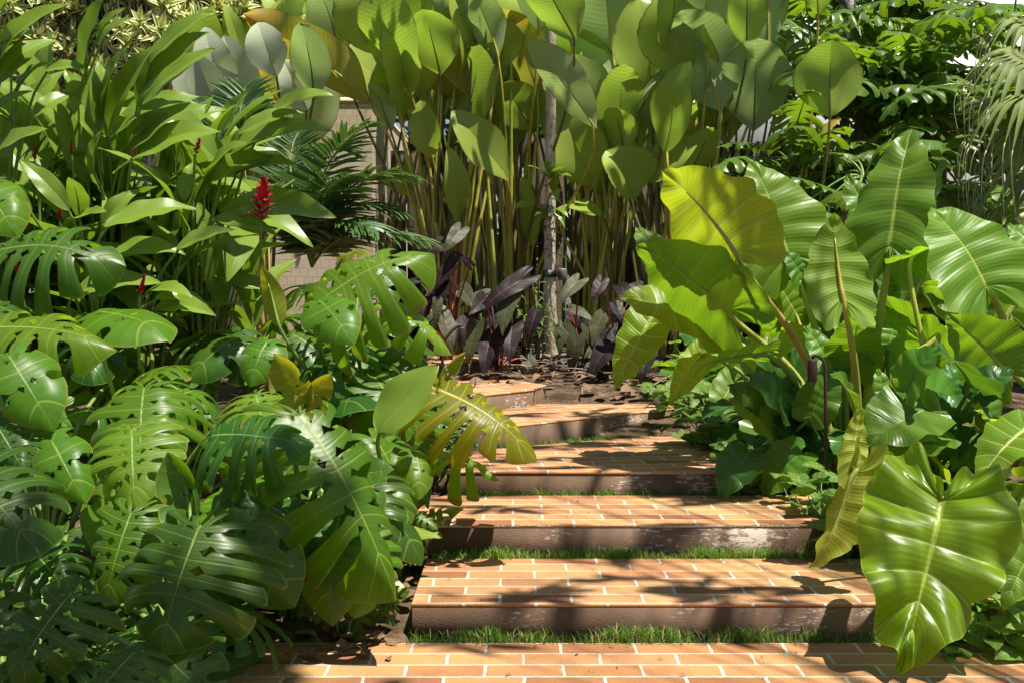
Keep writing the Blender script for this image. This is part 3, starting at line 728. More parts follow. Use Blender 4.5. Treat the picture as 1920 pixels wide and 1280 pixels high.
# crown of the thin tree above the frame
def crown(n, c, r, ls, seed, clumps=14, squash=1.0):
    rg = np.random.RandomState(seed); acc = Acc()
    cc = rg.normal(size=(clumps,3)); cc = cc/np.linalg.norm(cc,axis=1)[:,None]*rg.uniform(.35,1,(clumps,1))**.6
    cc = np.asarray(c) + cc*np.asarray(r)
    lv, lf, luv, luv2 = blade('calathea', rg, fold=.2, arch=.05, res=.26)
    VV, FF2, UU, WW = [], [], [], []
    k = len(lv)
    for i in range(n):
        q = cc[rg.randint(clumps)] + rg.normal(size=3)*np.asarray(r)*.24
        d = nrm(q - np.asarray(c) + rg.normal(size=3)*.5*np.linalg.norm(r)*.5); d[2] -= .4; d = nrm(d)
        hn = nrm(rg.normal(size=3)*.6 + (0,0,1)); Nn = nrm(hn - d*hn.dot(d)); X = np.cross(d, Nn); L = ls*rg.uniform(.6,1.3)
        VV.append(q + L*(lv[:,:1]*X + lv[:,1:2]*d + lv[:,2:]*Nn)); FF2.append(lf + i*k); UU.append(luv); WW.append(luv2)
    return np.concatenate(VV), np.concatenate(FF2), np.concatenate(UU), np.concatenate(WW), cc
def crown_obj(name, mat, parent, off, *args, **kw):
    V, F, U, W2, cc = crown(*args, **kw)
    return mobj(name, new_mesh(name, V - np.asarray(off), F, M[mat], True, U, W2), parent), cc
crown_obj('crown', 'hedge', tr, tr_base, 110, tr_base + (0,0,5.2), (.7,.7,.6), .14, 5)
# strap and lamp on a rod
st = empty('tree_strap', tp(1031,513), 'black strap with a buckle tied round the thin tree trunk', 'strap')
a = Acc(); a.tube([tp(1031,519.5), tp(1031,507.5)], .0575, 20); a.obj('band', M['black'], st, True, tp(1031,513))
a = Acc(); q = tp(1027,513); a.box(q-(.022,.066,.026), q-(-.022,.058,-.026)); a.obj('buckle', M['greyplastic'], st, False, tp(1031,513))
lp = empty('stake_lamp', tp(1062,690), 'small grey spot lamp on a thin metal rod beside the strapped trunk', 'lamp')
a = Acc(); a.tube([tp(1066,690), tp(1062,610), tp(1058,527)], .006, 6); a.obj('rod', M['greyplastic'], lp, True, tp(1062,690))
a = Acc(); a.tube([tp(1055,526), tp(1055,524), tp(1054,506), tp(1054,503.5)], [.030,.036,.036,.032], 16); a.obj('lamp_head', M['greyplastic'], lp, True, tp(1062,690))
# hooded path lights
def path_light(hook, head_top, head_bot, foot, Y, r, label):
    f = P(*foot, Y); root = empty('path_light', f, label, 'garden light')
    a = Acc(); h0, h1 = P(*hook, Y), P(*head_top, Y)
    up = h0 + (0,0,.05)
    arc = bez(h0, h0 + (0,0,.055), h1 + (0,0,.035), 9, h1 + (0,0,.004)); a.tube(np.vstack([[f - (0,0,.1)], [f*.5+h0*.5], arc]), .0075, 8)
    a.obj('stake', M['metal'], root, True, f)
    b0, b1 = P(*head_bot, Y), h1
    a = Acc(); a.tube([b0, b0+(0,0,.001), b1-(0,0,.004), b1], [r*.97,r,r,r*.9], 20); a.obj('hood', M['metal'], root, True, f)
    a = Acc(); a.tube([b0-(0,0,.004), b0+(0,0,-.001)], r*.75, 16); a.obj('lens', M['greyplastic'], root, True, f)
path_light((1547,690), (1523,674), (1523,714), (1549,835), 5.45, .021, 'dark brown hooded path light under the elephant ear stalks at the right')
path_light((831,650), (866,614), (866,648), (823,800), 6.4, .021, 'dark brown gooseneck path light behind the drooping yellow monstera leaf')
path_light((1876,850), (1900,838), (1900,872), (1858,1190), 4.25, .021, 'dark brown path light stake standing behind the biggest front elephant ear leaf')
# epiphyte on the trunk
ep = Plant('orchid_plant', 'small epiphytic orchid with strap leaves clinging to the thin tree trunk', 'plant', tp(1033,345))
for i, (bx, by, tx, ty_) in enumerate([(1033,340,990,310),(1033,338,1005,325),(1036,338,1060,312),(1036,340,1072,330),(1034,335,1022,300),(1036,345,1045,380),(1034,350,1008,352),(1030,395,1005,420),(1036,392,1066,408),(1034,400,1060,428),(1030,400,1000,405)]):
    ep.leaf('ginger', 'ginger', P(bx,by,9.33), P(tx,ty_,9.2+R.uniform(-.1,.1)), 'u', stalk=False, res=.6, ws=1.5)
ep.leaf('ginger', 'monstera_yellow', P(1034,355,9.32), P(1048,325,9.2), 'f', stalk=False, ws=1.7, res=.6)
a = Acc()
for i in range(40):
    q = P(1034+R.uniform(-9,9), R.uniform(345,480), 9.34); d = R.normal(size=3)*.05
    a.tube(bez(q, q+d+(0,-.03,0), q+d*1.4+(0,0,-.07), 5), .0025, 4)
ep.part('aerial_roots', a, M['stalk_dark'])

# second trunk, mottled
mt_base = base_at(1660, 10.6)
mt = empty('tree', mt_base, 'mottled white and brown slender trunk leaning among the lobed philodendrons', 'tree')
pts = catmull([mt_base, P(1640,420,10.6), P(1622,250,10.6), P(1606,120,10.6), P(1588,0,10.6), P(1565,-150,10.6), P(1540,-330,10.6)], 30)
a = Acc(); a.tube(pts, [.10,.085,.08,.075,.07,.065,.06], 12); a.obj('trunk', M['bark_mottle'], mt, True, mt_base)
crown_obj('crown', 'hedge', mt, mt_base, 160, P(1530,-420,10.6), (.8,.8,.6), .15, 6)
# ------------------------------------------------------------------ helper: leaves given by photo position and distance
def hero(pl, kn, mat, bx, by, Y, tx, ty, dY=0., hint='c', **kw):
    return pl.leaf(kn, mat, P(bx, by, Y), P(tx, ty, Y + dY), hint, **kw)

def scatter(pl, n, kn, mat, rect, Yr, Lr, dirs=((-.7,.7),(-.9,-.1),(-.9,.2)), hint=None, **kw):
    """filler leaves of a plant: bases inside a block of space, pointing outwards and down"""
    for i in range(n):
        px, py = R.uniform(rect[0], rect[2]), R.uniform(rect[1], rect[3])
        Y = Yr(py) if callable(Yr) else R.uniform(*Yr)
        b = P(px, py, Y); b[2] = max(b[2], float(soil_z(b[1])) + .12)
        d = nrm([R.uniform(*dirs[0]), R.uniform(*dirs[1]), R.uniform(*dirs[2])])
        h = hint if hint is not None else nrm([R.uniform(-.3,.3), -.45 + R.uniform(-.3,.3), 1])
        pl.leaf(kn if isinstance(kn, str) else kn[R.randint(len(kn))], mat if isinstance(mat, str) else mat[R.randint(len(mat))], b, b + d*R.uniform(*Lr), h, **kw)

def YL(py):   # distance of the left bank's leaf surface
    return np.interp(py, [300, 450, 600, 750, 900, 1100, 1280], [6.2, 5.7, 5.0, 4.4, 3.75, 3.45, 3.1])

# ------------------------------------------------------------------ monstera bank on the left
MG = 'monstera plants of the left bank'
def monstera(label, px, Y):
    return Plant('monstera_plant', label, 'monstera', base_at(px, Y), MG)
KW = dict(sr=(.011,.008), res=1.15)
mA = monstera('monstera whose big split dark leaf faces out from the bottom left bank', 330, 3.95)
hero(mA, 'monstera', 'monstera_shaded', 373, 990, 3.50, 300, 1218, -.16, (-.05,-.75,.55), ws=1.25, **KW)
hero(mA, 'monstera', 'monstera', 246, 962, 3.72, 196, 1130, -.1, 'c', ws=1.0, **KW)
hero(mA, 'monstera_young', 'monstera_shaded', 440, 1000, 3.72, 545, 1135, -.05, 'f', **KW)
hero(mA, 'monstera', 'monstera_shaded', 285, 1205, 3.42, 410, 1330, -.1, 'c', **KW)
hero(mA, 'monstera_young', 'monstera_shaded', 360, 985, 3.62, 322, 850, .05, 'b', ws=.7, **KW)
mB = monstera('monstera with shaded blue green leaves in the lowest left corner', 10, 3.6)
hero(mB, 'monstera', 'monstera_shaded', 128, 1118, 3.25, 22, 1275, -.1, 'c', **KW)
hero(mB, 'monstera', 'monstera_shaded', 255, 1222, 3.2, 160, 1330, -.12, 'u', **KW)
hero(mB, 'monstera', 'monstera_shaded', -70, 880, 3.5, 70, 1030, -.2, (.1,-.6,.7), ws=1.0, **KW)
hero(mB, 'monstera', 'monstera_shaded', 60, 1030, 3.5, 130, 1110, -.1, 'c', **KW)
hero(mB, 'monstera', 'monstera_shaded', -40, 1130, 3.3, -20, 1290, -.1, 'c', **KW)
mC = monstera('monstera with a nearly whole bright leaf at the left edge', 60, 4.6)
hero(mC, 'monstera_young', 'monstera', 17, 668, 4.15, 98, 800, -.1, (.1,-.7,.6), ws=.9, **KW)
hero(mC, 'monstera_young', 'monstera', 98, 828, 3.95, 158, 938, -.1, 'c', ws=.8, **KW)
hero(mC, 'monstera', 'monstera', -25, 612, 4.6, 210, 648, -.1, (0,-.5,.8), ws=.75, **KW)
hero(mC, 'monstera', 'monstera_shaded', 70, 800, 4.1, 20, 900, -.1, 'c', **KW)
hero(mC, 'monstera', 'monstera_shaded', -10, 790, 4.1, 45, 880, -.1, 'c', **KW)
mD = monstera('monstera with two bright yellow green heart leaves, one overlapping the other', 270, 4.7)
hero(mD, 'monstera', 'monstera', 270, 727, 4.25, 262, 900, -.22, 'c', ws=1.0, **KW)
hero(mD, 'monstera', 'monstera', 247, 805, 4.0, 254, 945, -.18, 'c', ws=1.0, **KW)
hero(mD, 'monstera_young', 'monstera', 185, 582, 4.9, 312, 630, -.2, 'u', **KW)
hero(mD, 'monstera', 'monstera', 480, 740, 4.5, 500, 830, -.2, 'u', **KW)
mE = monstera('monstera with a big lit leaf hanging towards the steps and a flat shaded leaf', 560, 4.4)
hero(mE, 'monstera_deep', 'monstera_shaded', 398, 815, 3.85, 578, 832, -.05, (0,-.65,.75), ws=.95, **KW)
hero(mE, 'monstera_deep', 'monstera', 566, 776, 3.95, 742, 1105, -.15, (.5,-.75,.4), ws=.62, **KW)
hero(mE, 'monstera_young', 'monstera_yellow', 563, 775, 4.0, 520, 665, .05, 'b', ws=.8, stalk=False)
hero(mE, 'monstera_young', 'monstera_yellow', 568, 775, 4.0, 618, 700, .0, 'b', ws=.7, stalk=False)
hero(mE, 'monstera_young', 'monstera_shaded', 440, 905, 3.85, 472, 1000, -.1, 'c', **KW)
hero(mE, 'young_blade', 'monstera_shaded', 600, 905, 4.1, 740, 880, -.05, 'c', ws=1.2, **KW)
hero(mE, 'monstera_young', 'monstera', 655, 885, 4.15, 700, 985, -.1, 'c', **KW)
mF = monstera('monstera with a glossy pale leaf full of holes tilted to the sun', 650, 5.6)
hero(mF, 'monstera_deep', 'monstera', 598, 564, 4.95, 800, 470, .10, (.12,-.62,.78), ws=.92, sag=.02, **KW)
hero(mF, 'young_blade', 'monstera_yellow', 525, 615, 4.9, 490, 500, 0, 'b', ws=.8, **KW)
hero(mF, 'monstera_young', 'monstera', 600, 565, 4.9, 660, 640, -.15, 'c', ws=.9, stalk=False)
hero(mF, 'monstera_deep', 'monstera', 720, 560, 5.1, 845, 655, -.05, (.3,-.5,.8), ws=.6, **KW)
hero(mF, 'monstera_young', 'monstera', 500, 640, 4.75, 470, 720, -.1, 'c', **KW)
hero(mF, 'monstera_young', 'monstera_yellow', 640, 480, 5.2, 700, 470, 0, 'u', **KW)
mG = monstera('monstera with one ageing yellow perforated leaf drooping over the steps', 700, 5.2)
hero(mG, 'monstera_deep', 'monstera_yellow', 822, 727, 4.75, 1002, 852, -.10, (.15,-.6,.75), ws=.78, sag=.25, sr=(.012,.010), smat='stalk_orange')
hero(mG, 'monstera_young', 'monstera_yellow', 824, 727, 4.78, 868, 662, .1, 'b', ws=.6, stalk=False)
hero(mG, 'monstera_deep', 'monstera', 800, 848, 4.95, 930, 890, -.12, (.1,-.55,.8), ws=.42, **KW)
hero(mG, 'monstera', 'monstera_shaded', 745, 850, 4.9, 800, 940, -.1, 'c', ws=.7, **KW)
hero(mG, 'monstera_young', 'monstera_shaded', 735, 650, 5.2, 800, 700, -.1, 'u', **KW)
mH = monstera('monstera with deeply cut shaded leaves under the ginger at the far left', -40, 5.4)
hero(mH, 'monstera_deep', 'monstera_shaded', 0, 467, 5.0, 224, 490, -.05, (0,-.65,.75), ws=.85, **KW)
hero(mH, 'monstera_young', 'monstera', -30, 350, 5.2, 30, 440, -.1, 'c', **KW)
hero(mH, 'monstera', 'monstera_shaded', -60, 560, 4.9, 60, 600, -.1, 'u', **KW)
# filler leaves deeper in the bank
_mb = [mA, mB, mC, mD, mE, mF, mG]
for pl, n, rect, mats, kn in ((mA, 9, (120,1000,560,1290), 'monstera_shaded', 'monstera'), (mB, 7, (-60,900,200,1290), 'monstera_shaded', 'monstera'),
        (mC, 10, (-40,560,220,880), ('monstera','monstera_shaded'), 'monstera'), (mD, 14, (180,600,480,880), ('monstera','monstera_shaded'), ('monstera','monstera_young')),
        (mE, 11, (400,680,720,1000), ('monstera','monstera_shaded'), ('monstera','monstera_young')), (mF, 15, (430,490,760,720), ('monstera','monstera_shaded'), ('monstera','monstera_deep','monstera_young')),
        (mG, 7, (620,640,720,860), ('monstera','monstera_shaded'), ('monstera','monstera_young')), (mH, 8, (-60,430,200,600), 'monstera_shaded', 'monstera_deep')):
    off = (.35, 1.0)
    for i in range(n):
        scatter(pl, 1, kn, mats, rect, lambda py: float(YL(py)) + R.uniform(*off), (.26,.42), ((-.6,.8),(-.8,-.05),(-.95,.1)), ws=R.uniform(.8,1.05), sr=(.011,.008), res=.8)
scatter(mE, 7, ('monstera','monstera_young'), ('monstera_shaded','monstera'), (575,880,700,1040), lambda py: float(YL(py)) + R.uniform(.3,.7), (.2,.34), ((-.3,.6),(-.6,-.05),(-.95,-.2)), ws=.9, sr=(.009,.006), res=.9)
scatter(mG, 5, ('monstera','monstera_young'), 'monstera', (700,740,790,880), lambda py: float(YL(py)) + R.uniform(.6,1.0), (.18,.28), ((-.1,.7),(-.6,-.05),(-.9,-.2)), ws=.8, sr=(.009,.006), res=.9)
# single broad young blade beside the yellow leaf
yb = Plant('paddle_leaf_plant', 'single plain bright green paddle leaf standing left of the yellow monstera leaf', 'plant', base_at(735, 4.75))
hero(yb, 'young_blade', 'ginger', 708, 812, 4.55, 822, 684, .03, (-.25,-.75,.6), ws=1.15, sr=(.011,.008), fold=.12)

# ------------------------------------------------------------------ red ginger on the left
GG = 'red ginger plants of the left bank'
def ginger(label, px, Y):
    return Plant('ginger_plant', label, 'ginger', base_at(px, Y), GG)
GK = dict(sr=(.010,.006), smat='stalk_green')
ALLG = {}
def gleaves(pl, Y, rows, mat='ginger', **kw):
    for r in rows:
        bx, by, tx, ty = r[:4]; dy = r[4] if len(r) > 4 else R.uniform(-.2,.1)
        h = r[5] if len(r) > 5 else (R.uniform(-.2,.35), -.6, .65)
        k2 = dict(GK); k2.update(kw)
        pl.leaf('ginger', mat, P(bx,by,Y+R.uniform(-.12,.12)), P(tx,ty,Y+dy), h, ws=R.uniform(1.3,1.65), **k2)
gA = ginger('red ginger with a fan of broad upright leaves in the middle of the left bank', 210, 6.1)
gleaves(gA, 5.7, [(202,248,290,84),(255,200,388,57),(280,122,396,22),(262,198,402,90),(188,248,186,112),(181,262,121,127),(205,258,374,178),(235,292,381,190),(232,290,313,210),(190,362,186,244),(165,345,99,184),(215,330,411,242),(196,240,240,80)])
gB = ginger('red ginger with leaves reaching right across the bamboo fence', 380, 6.2)
gleaves(gB, 5.6, [(425,300,622,238),(447,252,569,210),(505,212,624,176),(383,332,468,266),(345,378,366,299),(370,360,524,290),(410,395,630,404),(440,330,560,310),(400,410,520,440)])
gC = ginger('red ginger at the left edge with tall arching leaves', 0, 6.0)
gleaves(gC, 5.6, [(-20,310,88,240),(-10,150,120,4),(-5,160,106,72),(30,175,92,116),(84,134,168,127),(160,150,197,-12),(185,85,247,32),(180,70,236,14),(-30,90,40,-30),(-20,220,60,170),(60,220,140,175),(-30,120,55,40),(20,110,62,60)])
gD = ginger('red ginger with low horizontal leaves above the dark monstera', 200, 5.9)
gleaves(gD, 5.4, [(195,425,369,388),(190,425,262,353),(131,396,38,298),(200,478,348,474),(131,554,304,530),(285,580,404,588),(290,560,395,572),(275,545,360,556),(120,430,200,395),(150,410,130,330),(330,470,440,430),(60,400,-20,330)])
for pl, px, Y, n, lean in ((gA, 200, 6.2, 4, .2), (gB, 340, 6.3, 3, .15), (gC, 30, 6.2, 4, .05), (gD, 180, 5.9, 3, .1)):
    for c in range(n):
        b0 = pl.loc + np.array([R.uniform(-.3,.3), R.uniform(-.1,.35), 0])
        Hc = R.uniform(1.0, 1.4); dx = lean*Hc*.6 + R.uniform(-.25,.25); dy = R.uniform(-.35,.1)
        top = b0 + np.array([dx, dy, Hc])
        cane = bez(b0, b0 + (0,0,Hc*.6), top, 14)
        a = Acc(); a.tube(cane, [.012,.006], 7); pl.part('stem', a, M['stalk_green'])
        pn = R.uniform(0, 3.1)
        for i in range(13):
            f = .30 + .7*i/12; q = b0*(1-f)**2 + 2*f*(1-f)*(b0+(0,0,Hc*.6)) + f*f*top
            sgn = 1 if i % 2 else -1; az = pn + (0 if sgn > 0 else math.pi) + R.uniform(-.3,.3)
            el = R.uniform(.0,.7) + .5*(i/12)
            pl.leaf('ginger', 'ginger', q, q + rdir(az, el)*R.uniform(.38,.55), (math.cos(az)*-.3, math.sin(az)*-.3, 1), stalk=False, ws=R.uniform(1.1,1.45), res=.8)
# leaves filling the shade between the canes
for pl, n, rect in ((gA, 36, (90,260,330,470)), (gB, 30, (290,300,470,530)), (gC, 20, (-40,240,120,420)), (gD, 38, (60,380,430,600))):
    for i in range(n):
        b = P(R.uniform(rect[0],rect[2]), R.uniform(rect[1],rect[3]), R.uniform(5.9,6.7))
        pl.leaf('ginger', 'ginger', b, b + nrm([R.uniform(-.7,.9), R.uniform(-.6,.2), R.uniform(-.35,.8)])*R.uniform(.36,.55), (R.uniform(-.4,.4),-.4,.9), ws=R.uniform(1.15,1.5), sr=(.008,.004), sag=.05, res=.8)
for pl, n, rect in ((gA, 20, (110,240,330,350)), (gC, 12, (-40,220,110,350)), (gB, 10, (330,260,460,380))):
    for i in range(n):
        b = P(R.uniform(rect[0],rect[2]), R.uniform(rect[1],rect[3]), R.uniform(5.9,6.8))
        pl.leaf('ginger', 'ginger', b, b + nrm([R.uniform(-.5,.9), R.uniform(-.5,.3), R.uniform(.1,.8)])*R.uniform(.36,.5), (R.uniform(-.4,.4),-.6,.7), ws=R.uniform(1.2,1.55), sr=(.008,.004), sag=.05, res=.8)
# ginger flowers
def flower(pl, px, py, Y, h, tilt, mat='red', open_=1.0, root=None):
    base = P(px, py, Y); ax = nrm([tilt, R.uniform(-.15,.05), 1]); A1 = nrm(np.cross(ax, [0,1,0])); B1 = np.cross(ax, A1)
    acc = Acc(); n = int(26*min(1, h/.12)) + 8
    bv, bf, bu, bu2 = blade('calathea', R, curl=2.2, arch=.12, res=.35)
    for i in range(n):
        f = i/(n-1); az = i*2.4; rr = h*.17*math.sin(math.pi*min(1, f*.8+.15))*open_
        q = base + ax*h*f + (A1*math.cos(az) + B1*math.sin(az))*rr*.4
        d = nrm((A1*math.cos(az)+B1*math.sin(az))*(1.0*open_*(1-f*.6)) + ax*(.55 + f*.9)); Nn = nrm(ax - d*ax.dot(d)); X = np.cross(d, Nn)
        L = h*.36*(1.1-.4*f)
        acc.add(q + L*(bv[:,:1]*X*1.2 + bv[:,1:2]*d + bv[:,2:]*Nn), bf)
    o = pl.part('flower', acc, M[mat])
    rt = base + (-tilt*.1, .06, -.3)
    a = Acc(); a.tube(bez(rt, rt+(0,0,.15), base, 10), [.006,.006], 6); so_ = a.obj('flower_stem', M['stalk_green'], o, True, pl.loc)
flower(gB, 488, 416, 5.10, .150, .12, open_=1.9, root=P(450,560,5.5))
flower(gB, 366, 290, 5.5, .065, .3, open_=1.2)
flower(gA, 247, 297, 5.45, .045, .5)
flower(gA, 134, 290, 5.6, .055, .05, open_=.5)
flower(gC, 65, 302, 5.6, .06, .05, open_=.4)
flower(gD, 262, 556, 4.95, .075, .25, open_=.45)
flower(gD, 112, 415, 5.3, .06, 0, open_=.5)
flower(gD, 36, 527, 5.05, .06, -.1, open_=1.2)

# ------------------------------------------------------------------ palms near the wall
def frond(pl, base, mid, tip, n=42, ll=.34, wd=.016, mat='palm', hang=.5, ang=.75, up=(0,0,1)):
    rach = bez(base, mid, tip, n); acc = Acc()
    lv, lf, lu, lu2 = blade('ginger', R, fold=.5, res=.4, arch=.03)
    lv = lv[:, :]*1.0
    T = np.gradient(rach, axis=0); T /= np.linalg.norm(T, axis=1)[:,None]
    for i in range(4, n):
        f = i/(n-1); S = nrm(np.cross(T[i], up)); Nn0 = np.cross(S, T[i])
        L = ll*math.sin(math.pi*(.12+.80*f))**.7*R.uniform(.9,1.1)
        for sgn in (-1, 1):
            d = nrm(S*sgn*math.cos(ang*f*.6+.2) + T[i]*(.45+.7*f) + Nn0*(.35) - np.array([0,0,hang*R.uniform(.5,1.3)]))
            Nn = nrm(Nn0 + T[i]*.2 - d*d.dot(Nn0 + T[i]*.2)); X = np.cross(d, Nn)
            sag = -(lv[:,1:2]**2)*L*.22*hang
            acc.add(rach[i] + lv[:,:1]*X*(wd/.125) + L*lv[:,1:2]*d + lv[:,2:]*Nn*(wd/.125) + sag*np.array([0,0,1]), lf, lu, lu2)
    o = pl.part('frond', acc, M[mat])
    a = Acc(); a.tube(rach, [.010,.003], 6); a.obj('rachis', M['stalk_green'], o, True, pl.loc)
pA = Plant('palm', 'dark feathery palm whose fronds cross in front of the tiled wall', 'palm', base_at(575, 7.4))
c0 = P(585, 500, 7.4)
for (mx, my, tx, ty, dY) in ((625,300,770,330,-.2),(640,400,790,450,-.4),(560,250,655,285,.1),(540,330,480,300,.2),(600,380,700,430,-.5),(520,300,560,250,.3),(600,350,740,395,-.2),(570,300,690,235,-.3),(560,360,650,330,-.6)):
    frond(pA, c0, P(mx,my,7.4+dY*.5), P(tx,ty,7.4+dY))
pB = Plant('palm', 'dark palm with upright spiky leaflets in front of the bamboo fence', 'palm', base_at(430, 8.6))
c0 = P(430, 330, 8.6)
for (mx, my, tx, ty, dY) in ((440,230,500,210,0),(420,230,380,200,.1),(470,260,540,250,-.2),(400,260,340,230,0),(450,200,460,165,.2)):
    frond(pB, c0, P(mx,my,8.6+dY*.5), P(tx,ty,8.6+dY), ll=.36)

# ------------------------------------------------------------------ calatheas
CG = 'tall calathea clumps behind the steps'
def calathea(label, px, Y):
    return Plant('calathea_plant', label, 'calathea', base_at(px, Y), CG)
def cal(pl, Y, rows):
    for r in rows:
        bx, by, tx, ty, wpx = r[:5]; mat = r[5] if len(r) > 5 else 'calathea'; h = r[6] if len(r) > 6 else ((R.uniform(-.4,.4), .7, .65) if R.rand() < .7 else (R.uniform(-.4,.4), -.8, .45)); dY = r[7] if len(r) > 7 else R.uniform(-.26,-.06)
        Lp = math.hypot(tx-bx, ty-by); kn = 'calathea_round' if wpx/Lp > .66 else 'calathea'
        ws = wpx/Lp/(.84 if kn == 'calathea_round' else .60)
        Yv = Y + R.uniform(-.25,.25); tx, ty = bx + (tx-bx)*1.16, by + (ty-by)*1.16
        pl.leaf(kn, mat, P(bx,by,Yv), P(tx,ty,Yv+dY), h, ws=ws*1.2, sr=(.018,.009), smat=('stalk_cane','stalk_cane','stalk_brown')[R.randint(3)], sag=.02, sfrom=pl.loc + np.array([R.uniform(-.13,.13), R.uniform(-.12,.12), 0]))
b_ = (.1,.75,.6); bl_ = (-.3,.9,.3)
cA = calathea('calathea clump with a dense sheaf of yellow canes right of the tiled wall', 835, 10.0)
cal(cA, 9.9, [(751,110,688,-45,140,'calathea'),(826,142,800,32,80),(892,192,842,54,108,'calathea_silver',b_),(893,188,792,112,100,'calathea_orange',b_,-.1),(806,204,716,146,62,'calathea',b_),
  (752,190,620,78,70,'calathea'),(735,250,700,168,36,'calathea_silver',b_),(770,372,722,328,48,'calathea',b_),(812,300,790,203,48,'calathea'),(865,432,848,298,38,'calathea',(.3,-.9,.2)),
  (700,190,497,44,84,'calathea_orange',(0,.8,.5)),(640,110,600,-20,80,'calathea_silver',b_),(855,60,830,-60,90,'calathea_silver')])
cB = calathea('calathea clump left of the thin tree with an orange-stained leaf', 955, 10.3)
cal(cB, 10.0, [(936,112,882,-22,52,'calathea_silver',b_),(1010,186,954,38,74,'calathea_orange',b_),(1003,248,948,165,62,'calathea'),(954,340,866,224,62,'calathea',(-.3,-.6,.7)),(925,60,905,-70,80,'calathea_silver'),(920,180,915,90,60,'calathea'),(1045,395,978,382,36,'calathea','u'),(1000,470,985,350,30,'calathea'),(1010,60,1000,-60,60,'calathea_silver',b_)])
cal(cB, 9.0, [(1118,242,1012,94,66,'calathea_silver',(.3,.8,.4),-.1),(1080,80,1006,-50,80,'calathea',(.2,.7,.5),-.1)])
cC = calathea('calathea clump behind and right of the thin tree with big grey green blades', 1130, 10.0)
cal(cC, 9.7, [(1111,230,1072,114,78,'calathea_silver',b_),(1155,156,1128,-55,128,'calathea_silver',(.1,.9,.3)),(1223,178,1203,18,100,'calathea'),(1118,358,1052,212,82,'calathea',(-.2,-.8,.4)),(1190,375,1150,293,100,'calathea',(0,-.7,.7),-.1),
  (1046,390,1115,396,40,'calathea','u'),(1170,290,1150,210,50,'calathea'),(1060,200,1050,130,50,'calathea_silver'),(1140,420,1090,380,40,'calathea','u')])
cD = calathea('calathea clump behind the elephant ears with overlapping round grey blades', 1270, 9.8)
cal(cD, 9.6, [(1270,152,1260,4,112,'calathea'),(1352,210,1292,44,122,'calathea_silver',b_,-.1),(1414,248,1418,94,116,'calathea_silver',(.1,.9,.3)),(1402,100,1400,-30,56,'calathea'),(1225,226,1267,184,40,'calathea'),
  (1215,346,1292,264,60,'calathea',(.2,-.6,.7)),(1236,282,1292,204,58,'calathea'),(1440,90,1445,-60,70,'calathea_silver'),(1330,70,1320,-60,90,'calathea_silver',b_),(1290,330,1330,250,50,'calathea')])
cF = calathea('lone calathea leaf on a long stalk standing before the lobed philodendrons', 1520, 9.2)
cal(cF, 9.0, [(1556,222,1556,97,112,'calathea',(.1,.9,.4),-.05),(1500,320,1560,232,24,'calathea_orange',(-.3,-.5,.7)),(1535,30,1530,-40,40,'calathea')])
cE = calathea('calathea clump with pale silvery blades behind the ginger', 480, 10.6)
fw_ = (-.1,-.85,.4)
cal(cE, 9.4, [(432,205,388,72,62,'calathea_white',fw_),(472,215,424,86,64,'calathea_white',fw_),(520,145,487,56,64,'calathea_white',fw_),(380,208,350,122,60,'calathea_white',fw_),(526,200,476,138,56,'calathea_orange'),(577,205,538,128,62,'calathea_white',fw_),(412,214,372,118,56,'calathea_white',fw_),(590,190,570,60,60,'calathea_silver',b_)])
# filler stems and blades of every clump
def calfill(pl, n, hr, spread, mats, sm=('stalk_cane','stalk_cane','stalk_brown')):
    for i in range(n):
        a0 = pl.loc + np.array([R.uniform(-.16,.16), R.uniform(-.15,.15), 0])
        Hh = R.uniform(*hr); d = np.array([R.uniform(-spread,spread), R.uniform(-.25,.45), Hh])
        b = a0 + d; L = R.uniform(.68,.98)
        t = b + nrm([d[0]*.5 + R.uniform(-.3,.3), R.uniform(-.55,.15), 1])*L
        h = nrm([R.uniform(-1.1,1.1), (1 if R.rand() < .7 else -1)*.8, .55])
        pl.leaf('calathea_round' if R.rand() < .6 else 'calathea', mats[R.randint(len(mats))], b, t, h, ws=R.uniform(.6,.85), sr=(.019,.010), smat=sm[R.randint(len(sm))], sag=.02, sfrom=a0, res=.8)
ms = ('calathea','calathea','calathea','calathea_silver')
calfill(cA, 13, (1.7,2.5), .28, ms); calfill(cB, 12, (1.6,2.5), .35, ms); calfill(cC, 13, (1.5,2.4), .4, ms); calfill(cD, 12, (1.5,2.4), .45, ms); calfill(cE, 9, (1.2,2.3), .5, ('calathea_white','calathea','calathea_silver'))
for i, (px, Y, lab) in enumerate(((700,11.6,'calathea clump in the back row behind the wall end'),(900,11.6,'calathea clump in the back row behind the yellow canes'),(1070,11.5,'calathea clump in the back row behind the thin tree'),(1230,11.5,'calathea clump in the back row beside the dark palisade'),(1390,11.3,'calathea clump in the back row next to the white house wall'))):
    cc_ = calathea(lab, px, Y); calfill(cc_, 12, (1.9,2.9), .6, ms, ('stalk_brown','stalk_green'))
# bare cane bundles: old leaf stalks standing in the clumps
for pl, n, sp in ((cA, 18, .4), (cB, 7, .2), (cC, 5, .3), (cD, 8, .3)):
    for i in range(n):
        a0 = pl.loc + np.array([R.uniform(-.16,.16), R.uniform(-.2,.12), 0]); Hh = R.uniform(1.7,2.5)
        a = Acc(); d = np.array([R.uniform(-sp,sp), R.uniform(-.2,.2), Hh])
        a.tube(bez(a0, a0 + d*.5 + (0,0,.15), a0 + d, 9), [R.uniform(.017,.026), .010], 7)
        pl.part('cane', a, M[('stalk_cane','stalk_cane','stalk_brown','stalk_lime')[R.randint(4)]])

